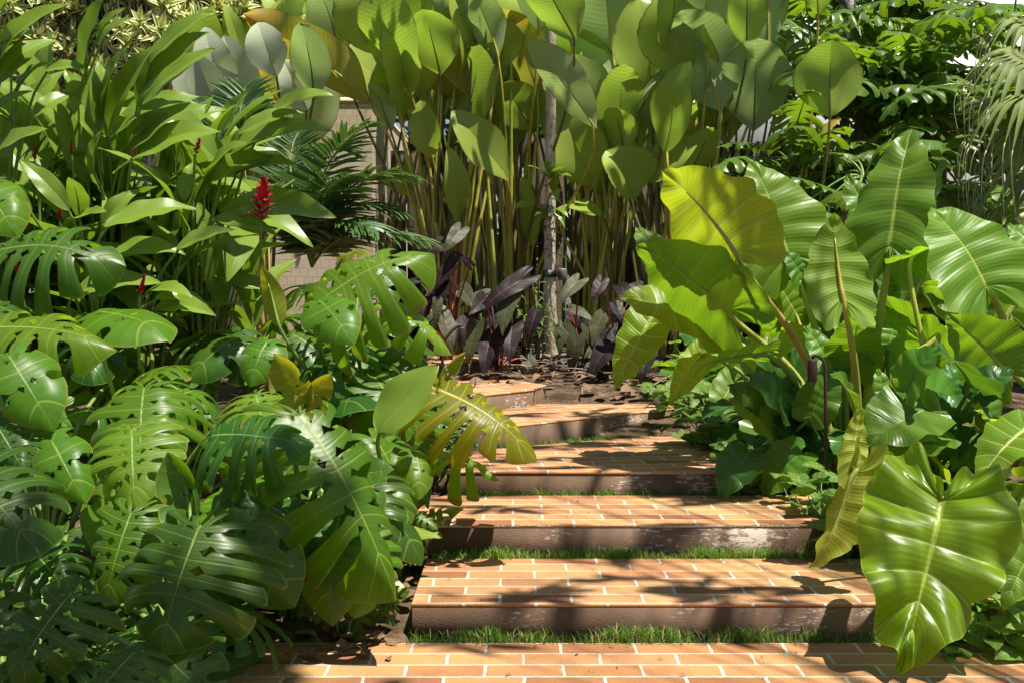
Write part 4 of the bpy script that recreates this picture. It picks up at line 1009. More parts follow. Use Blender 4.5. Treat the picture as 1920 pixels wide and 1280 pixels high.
# ------------------------------------------------------------------ purple leaved philodendrons round the tree
PG = 'purple-leaved philodendrons at the foot of the thin tree'
def purple(label, px, Y): return Plant('purple_philodendron', label, 'philodendron', base_at(px, Y), PG)
def pur(pl, Y, rows):
    for r in rows:
        bx, by, tx, ty = r[:4]; mat = r[4] if len(r) > 4 else 'purple'; ws = r[5] if len(r) > 5 else 1.0; h = r[6] if len(r) > 6 else (R.uniform(-.4,.4), -.8, .5)
        pl.leaf('arrow', mat, P(bx,by,Y+R.uniform(-.1,.1)), P(tx,ty,Y+R.uniform(-.15,.0)), h, ws=ws*.85, sr=(.008,.005), smat=('stalk_red','stalk_dark')[R.randint(2)], sag=.3)
uA = purple('purple philodendron with the tallest dark leaves in front of the yellow canes', 840, 8.6)
pur(uA, 8.3, [(862,432,832,474,'bronze'),(818,462,772,500),(850,486,828,520),(880,495,850,470,'purple',.8),(820,570,815,610,'bronze'),(800,560,790,610,'purple'),(835,600,848,660,'bronze')])
uB = purple('purple philodendron with one long wavy dark leaf left of the thin tree', 930, 8.8)
pur(uB, 8.5, [(975,526,888,594,'purple',.65),(956,558,942,628,'bronze'),(890,616,877,684,'bronze'),(920,630,906,704,'purple'),(1004,590,989,648,'purple'),(910,560,880,590,'purple'),(960,610,955,680,'purple')])
uC = purple('bronze green philodendron right beside the thin tree trunk', 1085, 8.9)
pur(uC, 8.6, [(1082,528,1048,572,'bronze'),(1062,620,1092,668,'bronze'),(1128,594,1110,648,'bronze'),(1100,682,1150,694,'bronze'),(1080,640,1070,700,'bronze'),(1105,620,1120,670,'bronze')])
uD = purple('purple philodendron with the largest drooping dark leaf right of the thin tree', 1140, 8.5)
pur(uD, 8.2, [(1127,530,1108,570,'purple'),(1158,578,1177,622,'purple'),(1150,636,1104,708,'purple',1.1),(1170,610,1165,660,'purple'),(1195,640,1200,690,'purple'),(1215,660,1200,720,'purple')])
for pl, n, rect in ((uA, 12, (770,480,880,680)), (uB, 14, (870,530,1010,690)), (uC, 9, (1040,540,1140,690)), (uD, 12, (1110,540,1220,700))):
    Yp = pl.loc[1]
    for i in range(n):
        px, py = R.uniform(rect[0],rect[2]), R.uniform(rect[1],rect[3]); b = P(px,py,Yp+R.uniform(-.15,.5))
        pl.leaf('arrow', ('purple','purple','bronze')[R.randint(3)], b, b + nrm([R.uniform(-.7,.7), R.uniform(-.7,.2), R.uniform(-1.1,-.2)])*R.uniform(.13,.24), (R.uniform(-.4,.4),-.7,.7), ws=R.uniform(.8,1.1), sr=(.007,.004), smat=('stalk_red','stalk_dark')[R.randint(2)], sag=.3, res=.8)

# ------------------------------------------------------------------ elephant ears on the right
AG = 'elephant ear plants on the right'
def ear(label, px, Y): return Plant('elephant_ear_plant', label, 'elephant ear', base_at(px, Y), AG)
eA = ear('elephant ear whose large yellow lit undersides lean over the upper steps', 1590, 6.0)
EK = dict(sr=(.030,.014), smat='stalk_lime')
hero(eA, 'alocasia', 'alocasia_lime', 1380, 474, 5.55, 1243, 322, .12, (.05,.62,.80), ws=1.4, fold=.04, curl=-.12, sr=(.024,.012), smat='stalk_orange', sag=.05, sfrom=P(1560,860,5.75))
hero(eA, 'alocasia', 'alocasia', 1366, 585, 5.7, 1196, 462, .1, (-.1,.62,.8), ws=1.15, fold=.04, curl=-.12, sfrom=P(1540,830,5.8), sr=(.026,.013), smat='stalk_lime', sag=.05)
hero(eA, 'alocasia', 'alocasia', 1580, 562, 5.5, 1562, 402, .08, (-.15,.7,.7), ws=.9, sfrom=P(1610,850,5.75), sr=(.024,.012), smat='stalk_orange', sag=.03)
hero(eA, 'alocasia', 'alocasia_lime', 1340, 615, 6.0, 1160, 555, -.1, (-.1,-.6,.75), ws=.8, **EK)
hero(eA, 'alocasia', 'alocasia_lime', 1225, 590, 6.1, 1152, 727, -.1, 'c', ws=.62, sfrom=P(1450,800,6.0), sr=(.016,.01), smat='stalk_green')
hero(eA, 'alocasia', 'alocasia', 1245, 500, 6.3, 1192, 425, .1, 'c', ws=.8, sfrom=P(1420,780,6.2), sr=(.016,.01), smat='stalk_green')
hero(eA, 'alocasia', 'alocasia', 1480, 480, 6.2, 1408, 304, .15, (0,-.7,.6), ws=1.05, curl=-.1, sfrom=P(1560,800,6.1), sr=(.024,.012), smat='stalk_lime')
hero(eA, 'alocasia', 'alocasia', 1428, 660, 5.6, 1300, 700, -.15, (0,.6,.9), ws=.5, sfrom=P(1520,820,5.8), sr=(.02,.011), smat='stalk_green')
hero(eA, 'alocasia', 'alocasia_lime', 1312, 668, 6.2, 1257, 755, -.1, 'c', ws=.6, sfrom=P(1440,780,6.2), sr=(.014,.009), smat='stalk_green')
hero(eA, 'alocasia', 'alocasia', 1510, 530, 6.2, 1470, 470, 0, 'c', ws=.9, sfrom=P(1540,800,6.1), sr=(.018,.01), smat='stalk_green')
hero(eA, 'alocasia', 'alocasia', 1560, 690, 5.9, 1508, 612, .1, 'c', ws=.7, sr=(.016,.01), smat='stalk_green')
eB = ear('elephant ear with the tallest leaf rising on a thick lime stalk', 1630, 6.2)
hero(eB, 'alocasia', 'alocasia', 1668, 462, 5.9, 1708, 238, .18, (-.45,-.6,.5), ws=.72, sfrom=P(1622,840,6.0), sr=(.032,.014), smat='stalk_lime', sag=.02)
hero(eB, 'alocasia', 'alocasia', 1640, 445, 6.3, 1588, 326, .12, 'c', ws=.7, sr=(.02,.012), smat='stalk_green')
hero(eB, 'alocasia', 'alocasia', 1713, 440, 6.2, 1774, 298, .1, 'cl', ws=.32, sr=(.02,.012), smat='stalk_green')
hero(eB, 'alocasia', 'alocasia', 1665, 655, 6.0, 1686, 572, .1, 'c', ws=.95, sfrom=P(1668,790,6.1), sr=(.014,.008), smat='stalk_green')
hero(eB, 'alocasia', 'alocasia', 1662, 768, 5.6, 1645, 690, .05, 'c', ws=.72, sfrom=P(1668,830,5.7), sr=(.014,.008), smat='stalk_green')
hero(eB, 'alocasia', 'alocasia', 1660, 520, 6.3, 1640, 620, -.1, 'c', ws=.9, sr=(.018,.01), smat='stalk_green')
hero(eB, 'alocasia', 'alocasia', 1560, 470, 6.5, 1540, 390, .1, 'c', ws=1.0, sr=(.018,.01), smat='stalk_green')
eD = ear('elephant ear at the right edge with a broad glossy leaf and a dark underside leaf', 1760, 5.7)
hero(eD, 'alocasia', 'alocasia', 1850, 536, 5.3, 1748, 388, .15, (-.05,-.7,.65), ws=1.2, curl=-.1, sfrom=P(1900,700,5.5), sr=(.024,.013), smat='stalk_lime')
hero(eD, 'alocasia', 'alocasia', 1886, 692, 5.1, 1776, 592, .1, (.0,.8,.6), ws=1.15, sfrom=P(1960,800,5.2), sr=(.022,.012), smat='stalk_lime')
hero(eD, 'alocasia', 'alocasia', 1940, 470, 5.7, 1890, 420, .1, 'c', ws=1.0, sr=(.02,.012), smat='stalk_lime')
hero(eD, 'alocasia', 'alocasia', 1850, 575, 5.4, 1825, 535, .1, 'b', ws=1.0, sr=(.016,.01), smat='stalk_green')
a = Acc(); a.tube(bez(P(1690,690,5.7), P(1745,640,5.7), P(1800,598,5.7), 10), [.026,.015], 9); a_ = eD.part('stalk', a, M['stalk_lime'])
eC = ear('elephant ear with the biggest glossy leaf hanging in front at the right', 1800, 4.25)
hero(eC, 'alocasia_broad', 'alocasia_gloss', 1766, 938, 3.95, 1694, 1250, -.24, (.0,-.66,.75), ws=.88, sfrom=P(1815,1240,4.25), sr=(.034,.014), smat='stalk_lime', sag=.2, res=1.8, ripple=.075, curl=-.15, scal=.07, bull=.045, wob=.014)
hero(eC, 'alocasia', 'alocasia_lime', 1604, 884, 4.35, 1524, 1066, -.05, (.75,.35,.5), ws=.8, sfrom=P(1700,1180,4.6), sr=(.018,.010), smat='stalk_lime', sag=.3, fold=.5)
hero(eC, 'alocasia', 'alocasia_lime', 1598, 876, 4.4, 1612, 762, .05, (.2,.8,.5), ws=.5, stalk=False)
hero(eC, 'alocasia', 'alocasia', 1950, 990, 4.0, 1880, 1140, -.1, 'c', ws=.6, sr=(.02,.011), smat='stalk_green')
hero(eC, 'alocasia', 'alocasia_lime', 1930, 800, 4.3, 1835, 900, -.15, (-.2,-.3,.9), ws=.8, sr=(.022,.012), smat='stalk_lime')
hero(eC, 'alocasia', 'alocasia', 1910, 930, 4.25, 1860, 1000, -.05, 'b', ws=.6, sr=(.016,.01), smat='stalk_green')
# dry sheath at its foot
a = Acc()
for (bx,by,tx,ty,wd) in ((1800,1165,1790,1275,.03),(1812,1190,1822,1280,.028),(1785,1220,1775,1285,.022)):
    a.tube(bez(P(bx,by,4.18), P((bx+tx)/2+6,(by+ty)/2,4.12), P(tx,ty,4.2), 8), [wd*.5,wd,wd*.6], 9)
eC.part('dry_sheath', a, M['litter'])
# more stalks and small leaves inside the clump
for pl, n, rect, Yr in ((eA, 16, (1360,560,1600,760), (5.9,6.8)), (eB, 16, (1540,420,1760,740), (6.0,7.0)), (eD, 12, (1700,480,1930,700), (5.6,6.6))):
    for i in range(n):
        b = P(R.uniform(rect[0],rect[2]), R.uniform(rect[1],rect[3]), R.uniform(*Yr))
        pl.leaf('alocasia', ('alocasia','alocasia_lime')[R.rand() < .35], b, b + nrm([R.uniform(-.8,.8), R.uniform(-.5,.4), R.uniform(-.8,.9)])*R.uniform(.2,.38), (R.uniform(-.3,.3),R.choice([-.7,.5]),.7), ws=R.uniform(.7,1), sr=(.018,.010), smat=('stalk_lime','stalk_green')[R.randint(2)], res=.8)

# ------------------------------------------------------------------ broad dark rosettes on the right
BG_ = 'broad-leaved philodendrons under the elephant ears'
def broad(label, px, Y): return Plant('broad_philodendron', label, 'philodendron', base_at(px, Y), BG_)
bA = broad('dark broad philodendron rosette beside the hooded path light', 1470, 5.9)
for r in ((1440,800,1370,745,'anthurium_lit'),(1470,800,1420,660,'anthurium'),(1500,790,1490,650,'anthurium'),(1480,810,1410,860,'anthurium'),(1500,850,1428,928,'anthurium_lit'),(1402,850,1350,932,'anthurium'),(1520,780,1560,690,'anthurium_lit'),(1470,770,1400,700,'anthurium'),(1530,800,1470,730,'anthurium'),(1510,820,1440,790,'anthurium'),(1420,760,1365,720,'anthurium'),(1540,840,1490,900,'anthurium')):
    hero(bA, 'heartlong', r[4], r[0], r[1], 5.6+R.uniform(-.1,.2), r[2], r[3], R.uniform(-.1,.1), (R.uniform(-.3,.3),-.6,.7), ws=1.1, sr=(.010,.007))
bB = broad('broad philodendron with large folded leaves catching the sun at the right', 1720, 5.2)
for r in ((1760,800,1620,790,'anthurium_lit'),(1750,830,1640,880,'anthurium_lit'),(1780,770,1690,690,'anthurium_lit'),(1790,760,1780,680,'anthurium'),(1700,800,1620,830,'anthurium_lit'),(1800,790,1740,740,'anthurium'),(1830,740,1900,690,'anthurium'),(1850,850,1835,765,'anthurium_lit'),(1880,855,1925,770,'anthurium_lime'),(1760,880,1690,815,'anthurium_lime'),(1830,890,1770,830,'anthurium_lit'),(1700,870,1640,905,'anthurium_lit'),(1860,780,1800,720,'anthurium_lit'),(1780,850,1830,800,'anthurium')):
    hero(bB, 'heartlong', r[4], r[0], r[1], 4.9+R.uniform(-.15,.2), r[2], r[3], R.uniform(-.12,.1), (R.uniform(-.4,.3),-.55,.75), ws=1.25, sr=(.012,.008))
for r in ((1735,770,1625,835,'anthurium_lit'),(1745,820,1655,865,'anthurium_lit'),(1870,850,1840,770,'anthurium_lime'),(1885,850,1910,775,'anthurium_lit'),(1700,730,1760,650,'anthurium_lit'),(1600,760,1560,700,'anthurium_lit'),(1820,720,1760,660,'anthurium')):
    hero(bB, 'heartlong', r[4], r[0], r[1], 4.75+R.uniform(-.1,.1), r[2], r[3], R.uniform(-.2,-.05), (R.uniform(-.3,.3),-.45,.85), ws=1.4, sr=(.012,.008))
bC = broad('broad philodendron in deep shade behind the front leaf at the right edge', 1900, 4.8)
rosette(bC, 12, 'heartlong', 'anthurium', (.28,.42), (.25,.5), (.5,1.2), (.3,.9), ws=1.1)
bD = broad('small dark broad philodendron right of the third step', 1420, 6.4)
rosette(bD, 12, 'heartlong', 'anthurium', (.22,.34), (.15,.4), (.4,1.2), (.3,.9), ws=1.1)
bE = broad('dark broad philodendron filling the shade under the tallest elephant ear', 1640, 5.9)
rosette(bE, 14, 'heartlong', 'anthurium', (.25,.38), (.2,.5), (.5,1.2), (.3,.9), ws=1.1)
# arrowhead ground cover
SG = 'arrowhead vines edging the steps'
def arrowhead(label, px, Y, n, rx, ry, h, L=(.06,.10)):
    pl = Plant('arrowhead_vine', label, 'vine', base_at(px, Y), SG)
    acc, st = Acc(), Acc()
    for i in range(n):
        q = pl.loc + np.array([np.clip(R.normal(),-1.5,1.5)*rx, np.clip(R.normal(),-1.5,1.5)*ry, R.uniform(.03,h)])
        d = nrm([R.normal(), R.normal()-.6, R.uniform(-.7,.25)])
        V, F, uv, uv2, fr = blade_world('arrow', q, q + d*R.uniform(*L), (R.normal()*.3, -.3+R.normal()*.3, 1), .5, ws=1.45)
        acc.add(V, F, uv, uv2)
        st.tube(bez(pl.loc + (R.normal()*rx*.5, R.normal()*ry*.5, 0), q-(0,0,.08), q, 6), .0025, 4)
    pl.part('foliage', acc, M['syngonium']); pl.part('stem', st, M['stalk_green'])
arrowhead('arrowhead vine spilling onto the right end of the third step, sunlit', 1360, 6.5, 80, .13, .2, .22)
arrowhead('arrowhead vine between the right end of the second step and the hanging leaf', 1590, 5.1, 90, .14, .2, .3)
arrowhead('arrowhead vine at the foot of the front elephant ear, bottom right corner', 1885, 4.15, 80, .14, .14, .2, (.07,.12))
arrowhead('arrowhead vine climbing in the shade at the right edge', 1900, 4.7, 90, .2, .25, .45, (.09,.15))
arrowhead('arrowhead vine running over the soil right of the fourth step', 1330, 7.4, 120, .22, .25, .22)
arrowhead('arrowhead vine behind the right end of the wedge shaped step', 1400, 8.0, 120, .3, .25, .3)
bF = broad('mid green broad philodendron behind the wedge shaped fourth step', 1430, 7.6)
rosette(bF, 13, 'heartlong', ('anthurium','anthurium_lit'), (.2,.32), (.15,.45), (.4,1.2), (.2,.9), ws=1.1)
bG = broad('mid green broad philodendron at the back of the bed under the yellow lit elephant ear', 1320, 8.4)
rosette(bG, 11, 'heartlong', ('anthurium','anthurium_lit'), (.2,.32), (.15,.45), (.4,1.2), (.2,.9), ws=1.1)
arrowhead('arrowhead vine under the dark broad leaves beside the path light', 1480, 6.0, 110, .22, .25, .2)

# ------------------------------------------------------------------ small cut-leaf philodendrons by the lower steps
xA = Plant('cutleaf_philodendron', 'small cut-leaf philodendron in the dark soil left of the first step', 'philodendron', base_at(640, 4.25))
for r in ((690,1100,665,1200),(700,1120,740,1170),(640,1080,600,1130),(610,1110,590,1170),(720,1130,765,1105),(660,1070,690,1130),(580,1100,560,1160)):
    hero(xA, 'selloum', 'selloum', r[0], r[1], 4.2+R.uniform(-.1,.1), r[2], r[3], -.05, 'c', ws=1, sr=(.005,.004), res=.8)
xB = Plant('cutleaf_philodendron', 'small cut-leaf philodendron reaching over the left end of the second step', 'philodendron', base_at(730, 4.9))
for r in ((770,985,868,952),(760,990,830,1005),(755,1000,800,1035),(745,960,790,930),(770,960,820,990),(740,1000,770,1060),(735,950,740,905)):
    hero(xB, 'selloum', 'selloum', r[0], r[1], 4.75+R.uniform(-.1,.1), r[2], r[3], -.05, (0,-.5,.85), ws=.75, sr=(.005,.004), smat='stalk_brown', res=.8)
hero(xB, 'young_blade', 'ginger', 700, 1010, 4.55, 828, 1008, -.02, 'u', ws=.8, sr=(.005,.004))
hero(xB, 'young_blade', 'ginger', 690, 1085, 4.4, 768, 1113, -.05, 'u', ws=.9, sr=(.005,.004))
# dark feathery shrub under the yellow leaf
def shrub(label, px, Y, n, r, h, ls, mat, kn='ginger', name='shrub'):
    pl = Plant(name, label, 'shrub', base_at(px, Y)); acc, st = Acc(), Acc()
    tips = [pl.loc + np.array([R.normal()*r[0], R.normal()*r[1], h*R.uniform(.5,1)]) for _ in range(12)]
    for tpt in tips: st.tube(bez(pl.loc, pl.loc + (tpt-pl.loc)*.5 + (0,0,h*.15), tpt, 6), [.006,.002], 5)
    for i in range(n):
        tpt = tips[R.randint(12)]; f = R.uniform(.35,1); q = pl.loc + (tpt-pl.loc)*f + R.normal(size=3)*.03 + (0,0,h*.15*(1-f))
        d = nrm(R.normal(size=3) + (0,-.2,.0))
        V, F, uv, uv2, _ = blade_world(kn, q, q + d*ls*R.uniform(.6,1.2), (R.normal()*.4, -.3, 1), .4, ws=1.3)
        acc.add(V, F, uv, uv2)
    pl.part('foliage', acc, M[mat]); pl.part('stem', st, M['stalk_dark'])
shrub('dark small-leaved shrub between the yellow monstera leaf and the third step', 805, 5.75, 420, (.16,.16), .45, .07, 'palm')
shrub('dark small-leaved shrub at the end of the fourth step behind the path light stake', 810, 6.5, 320, (.18,.15), .4, .07, 'palm')
shrub('pale green leafy sprig growing beside the thin tree roots', 1010, 9.0, 120, (.08,.08), .7, .07, 'syngonium')
# ------------------------------------------------------------------ lobed philodendrons, upper right
LG = 'lobed philodendrons in front of the white house wall'
for i, (px, py, Y, n, sz, lab) in enumerate((
    (1520, 90, 10.2, 18, .62, 'lobed philodendron high up left of the mottled trunk'),
    (1720, 70, 10.0, 20, .66, 'lobed philodendron high up between the mottled trunk and the blue window'),
    (1745, 215, 9.4, 20, .60, 'lobed philodendron with long fingered leaves left of the fan palm'),
    (1480, 300, 9.4, 16, .52, 'lobed philodendron behind the two round grey calathea blades'),
    (1620, 330, 8.8, 20, .52, 'lobed philodendron behind the pale elephant ear leaves, under the lone calathea leaf'),
    (1800, 350, 8.6, 20, .52, 'lobed philodendron in shade below the hanging palm threads'),
    (1900, 40, 10.4, 16, .6, 'lobed philodendron below the blue window at the upper right corner'),
    (1620, 170, 9.9, 22, .58, 'lobed philodendron wrapped round the mottled trunk behind the lone calathea leaf'),
    (1590, -20, 11.3, 22, .68, 'lobed philodendron at the top edge in front of the white wall, left of the window'),
    (1760, 0, 11.4, 22, .68, 'lobed philodendron at the top edge closest to the blue window'),
    (1690, 200, 11.0, 22, .64, 'lobed philodendron deep behind the mottled trunk'),
    (1880, 140, 11.0, 20, .62, 'lobed philodendron deep behind the fan palm fronds'),
    (1860, 180, 9.0, 20, .56, 'lobed philodendron behind the hanging threads of the fan palm'))):
    top = P(px, py, Y); pl = Plant('lobed_philodendron', lab, 'philodendron', (top[0], top[1], float(soil_z(Y))), LG)
    a = Acc(); hz = top[2] - pl.loc[2]
    a.tube(catmull([(0,0,0), (.05,.03,hz*.4), (-.04,0,hz*.75), (0,0,hz)] + pl.loc, 14), [.05,.045,.04], 9); pl.part('trunk', a, M['bark_dark'])
    for k in range(n):
        az = k*2.39996 + R.uniform(-.3,.3); e = R.uniform(-.35,1.0)
        d = rdir(az, e); b = top + np.array([0,0,R.uniform(-.35,.05)]) + d*R.uniform(.18,.48)
        t = b + nrm(np.array([math.cos(az), math.sin(az), math.sin(e)*.7 - R.uniform(.1,.7)]))*sz*R.uniform(.75,1.15)
        pl.leaf('selloum', 'selloum', b, t, (math.cos(az)*.3, math.sin(az)*.3-.2, 1), sr=(.010,.007), sfrom=top + (0,0,-.05), sag=.05, ws=R.uniform(.8,1.0), res=.9)

# ------------------------------------------------------------------ fan palm with hanging threads at the right edge
hub0 = P(1990, 200, 7.6)
fp = Plant('fan_palm', 'fan palm at the right edge with hanging threadlike leaf tips', 'palm', (hub0[0]+.25, 7.7, float(soil_z(7.7))))
a = Acc(); a.tube(np.linspace(fp.loc, hub0 + (.3,.1,-.1), 8), [.11,.09], 12); fp.part('trunk', a, M['bark_dark'])
def fan(hub, az, el, n, L, roll, hang=.9):
    ax = rdir(az, el); S = nrm(np.cross(ax, [0,0,1])); Un = np.cross(S, ax)
    S, Un = S*math.cos(roll) + Un*math.sin(roll), Un*math.cos(roll) - S*math.sin(roll)
    acc, th = Acc(), Acc()
    for i in range(n):
        ph = (i/(n-1)-.5)*3.6; d = nrm(ax*math.cos(ph) + S*math.sin(ph)); Nn = Un
        l = L*(1-.18*abs(ph)/1.8)*R.uniform(.92,1.08); m = 9
        f = np.linspace(0, 1, m); c = hub + np.outer(f*l, d); c[:,2] -= hang*l*np.clip(f-.45,0,None)**2*2.2
        X = nrm(np.cross(d, Nn)); wv = .040*np.sin(math.pi*np.clip(f*.75+.16,0,1))**.8*(1-f**3*.8)
        V = np.concatenate([c - X*wv[:,None], c - np.array([0,0,1])*wv[:,None]*.6 , c + X*wv[:,None]])
        F = [(k*m+j, k*m+j+1, (k+1)*m+j+1, (k+1)*m+j) for k in (0,1) for j in range(m-1)]
        uv = np.concatenate([np.stack([f, np.full(m, s)],1) for s in (1,0,1)])
        acc.add(V, F, uv, np.concatenate([np.stack([np.full(m,s), f],1) for s in (-.1,0,.1)]))
        e = c[-1]; Lt = R.uniform(.15,.5)
        th.tube(bez(e, e + d*.05 + (0,0,-.06), e + (R.uniform(-.04,.04), R.uniform(-.04,.04), -Lt), 7), [.0035,.0012], 4)
    o = fp.part('fan_leaf', acc, M['fanpalm']); th.obj('thread', M['straw_green'], o, True, fp.loc)
    a = Acc(); a.tube(bez(fp.loc + (0,0,hub0[2]-fp.loc[2]), (hub+hub0)/2 + (0,0,.1), hub, 8), [.014,.009], 6); a.obj('stalk', M['stalk_green'], o, True, fp.loc)
M['straw_green'] = solid_mat('dry_palm_thread', (.30,.34,.12), (.45,.38,.25), 9, .6, .1)
fan(P(1960,110,7.5), math.pi*1.03, .10, 22, .50, .5)
fan(P(1965,170,7.3), math.pi*1.0, -.1, 22, .48, .2)
fan(P(1985,260,7.4), math.pi*1.08, -.35, 20, .5, .9)
fan(P(1960,60,7.8), math.pi*.95, .5, 20, .45, .3)
fan(P(2020,330,7.2), math.pi*1.1, -.2, 18, .5, .4)

# ------------------------------------------------------------------ variegated shrubs, upper left
DGp = 'variegated shrubs behind the ginger'
def variegated(label, px, py, Y, r, n):
    c = P(px, py, Y); pl = Plant('variegated_shrub', label, 'shrub', (c[0], Y, float(soil_z(Y))), DGp)
    st, acc = Acc(), Acc()
    lv, lf, lu, lu2 = blade('ginger', R, fold=.35, res=.36, arch=.08, tipdroop=.3)
    for i in range(n):
        d = nrm(R.normal(size=3)); q = c + d*np.asarray(r)*R.uniform(.65,1.05)
        st.tube(bez(pl.loc + (R.normal()*.1,R.normal()*.1,0), pl.loc*.4+c*.6+(0,0,.1), q, 7), [.014,.006], 5)
        ax = nrm(d + (0,0,.6)); A1 = nrm(np.cross(ax, [.3,.2,1])); B1 = np.cross(ax, A1)
        m = R.randint(16, 24)
        for k in range(m):
            az = k*2.39996; f = k/m; el = 1.25 - 1.9*f
            dd = nrm((A1*math.cos(az)+B1*math.sin(az))*math.cos(el) + ax*math.sin(el)); Nn = nrm(ax - dd*ax.dot(dd) + 1e-3); X = np.cross(dd, Nn)
            L = R.uniform(.13,.21)
            acc.add(q - ax*.10*f + L*(lv[:,:1]*X*1.35 + lv[:,1:2]*dd + lv[:,2:]*Nn), lf, lu, lu2)
    pl.part('foliage', acc, M['dracaena']); pl.part('stem', st, M['bark'])
variegated('cream and green variegated shrub at the far upper left corner', 10, 30, 11.0, (.7,.5,.75), 210)
variegated('cream and green variegated shrub behind the tallest ginger leaf', 130, 60, 11.4, (.75,.5,.8), 220)
variegated('cream and green variegated shrub with bare stems showing between tufts', 265, 40, 11.2, (.7,.5,.9), 230)
variegated('cream and green variegated shrub beside the pale heliconia blades', 390, 20, 11.8, (.65,.5,.7), 180)
# upright heliconia-like blades top left
he = Plant('heliconia_plant', 'heliconia clump with narrow upright light green blades behind the silvery calathea', 'heliconia', base_at(500, 11.2))
for i in range(34):
    px = R.uniform(420, 610); py = R.uniform(60, 190); b = P(px, py, 11.2+R.uniform(-.3,.4))
    t = b + nrm([R.uniform(-.5,.5), R.uniform(-.3,.3), 1])*R.uniform(.4,.62)
    he.leaf('calathea', ('ginger','calathea')[R.randint(2)], b, t, (R.uniform(-.6,.6), R.choice([-.8,.8]), .4), ws=R.uniform(.45,.7), sr=(.012,.008), smat='stalk_lime', sfrom=he.loc + (R.uniform(-.4,.4), R.uniform(-.2,.2), 0), sag=.02, res=.7)
# second layer of ginger behind
for px, Y, lab in ((90, 7.6, 'red ginger in the second row below the variegated shrubs'), (-90, 6.8, 'red ginger in the second row beyond the left edge')):
    g2 = ginger(lab, px, Y)
    for c in range(5):
        b0 = g2.loc + np.array([R.uniform(-.5,.5), R.uniform(-.3,.3), 0]); Hc = R.uniform(.9,1.25); top = b0 + np.array([R.uniform(-.1,.5), R.uniform(-.4,.1), Hc])
        a = Acc(); a.tube(bez(b0, b0+(0,0,Hc*.6), top, 12), [.012,.006], 6); g2.part('stem', a, M['stalk_green'])
        pn = R.uniform(0,3.1)
        for i in range(12):
            f = .3 + .7*i/11; q = b0*(1-f)**2 + 2*f*(1-f)*(b0+(0,0,Hc*.6)) + f*f*top; az = pn + math.pi*(i % 2) + R.uniform(-.3,.3)
            g2.leaf('ginger', 'ginger', q, q + rdir(az, R.uniform(.1,1.0))*R.uniform(.4,.58), (0,-.2,1), stalk=False, ws=R.uniform(.95,1.25), res=.7)

# ------------------------------------------------------------------ backdrop trees
BT = 'dense trees closing the background'
def bigtree(label, x, y, h, r, n, seed, ls=.22, mat='hedge', trunk_r=.12, clumps=22, group=BT, cz=None):
    b = np.array([x, y, float(soil_z(y))]); t = empty('tree', b, label, 'tree', group)
    c = b + (0,0,cz if cz else h*.62)
    o, cc = crown_obj('crown', mat, t, b, n, c, r, ls, seed, clumps=clumps)
    a = Acc(); a.tube(catmull([b-(0,0,.1), b+(.05,0,h*.25), b+(-.05,.05,h*.5), c], 14), [trunk_r, trunk_r*.7, trunk_r*.35], 10)
    for q in cc[:9]: a.tube(bez(b+(0,0,h*.35), (c+b)*.5+(0,0,h*.2), q, 7), [trunk_r*.35, trunk_r*.1], 6)
    a.obj('trunk', M['bark_dark'], t, True, b)
    return t
bigtree('dense dark tree far behind the variegated shrubs', -6.5, 19, 6.5, (2.6,1.6,2.9), 4200, 31)
bigtree('dense dark tree far behind the tiled wall end', -2.2, 18.5, 6.5, (2.4,1.6,3.0), 4200, 32)
bigtree('dense dark tree far behind the calathea clumps', 1.4, 17.5, 6.5, (2.4,1.5,3.0), 4200, 33)
bigtree('dense dark tree right behind the dark palisade', 3.0, 15.9, 6.0, (1.2,.6,2.4), 1600, 34)
bigtree('brown trunked tree growing between the calathea canes', .35, 11.35, 6.0, (.9,.8,.7), 160, 35, trunk_r=.10, cz=5.6, ls=.15)
bigtree('second brown trunked tree right of the thin tree among the canes', .82, 11.3, 6.2, (.9,.8,.7), 160, 36, trunk_r=.085, cz=5.8, ls=.15)

# ------------------------------------------------------------------ shade trees overhead (out of frame, they dapple the steps)
def shade_clumps(name, label, loc, targets, hz, n, seed, ls=.15, kn='calathea', flat=1.0):
    """a tall open tree whose boughs stand where the sun has to pass on its way to the shaded spots"""
    rg = np.random.RandomState(seed)
    b = np.array([loc[0], loc[1], 0.]); t = empty('tree', b, label, 'tree', 'tall shade trees')
    lv, lf, luv, luv2 = blade(kn, rg, fold=.2, arch=.05, res=.26); k = len(lv)
    VV, F2, UU, WW, cs, m = [], [], [], [], [], 0
    for (x, y, z, r, dens) in targets:
        z2 = hz + rg.uniform(-.7,.7); c = np.array([x,y,z]) + SUN*((z2 - z)/SUN[2]); cs.append(c)
        for i in range(int(n*dens)):
            q = c + rg.normal(size=3)*np.array([r,r,r*.5])*.55; d = nrm((rg.normal(size=3) - (0,0,.5))*np.array([1/flat,flat,flat])); hn = nrm(rg.normal(size=3)*.6+(0,0,1))
            Nn = nrm(hn - d*hn.dot(d)); X = np.cross(d, Nn); L = ls*rg.uniform(.6,1.3)
            VV.append(q + L*(lv[:,:1]*X*1.2 + lv[:,1:2]*d + lv[:,2:]*Nn)); F2.append(lf + m*k); UU.append(luv); WW.append(luv2); m += 1
    mobj('crown', new_mesh('crown', np.concatenate(VV) - b, np.concatenate(F2), M['hedge'], True, np.concatenate(UU), np.concatenate(WW)), t)
    a = Acc(); top = b + (0,0,hz*.8); a.tube(catmull([b-(0,0,.2), b+(.1,0,hz*.3), b+(0,.1,hz*.6), top], 14), [.16,.12,.08], 12)
    for c in cs: a.tube(bez(b+(0,0,hz*.5), (b+(0,0,hz*.55)+c)/2+(0,0,.4), c, 8), [.010,.004], 5)
    a.obj('trunk', M['bark_dark'], t, True, b)
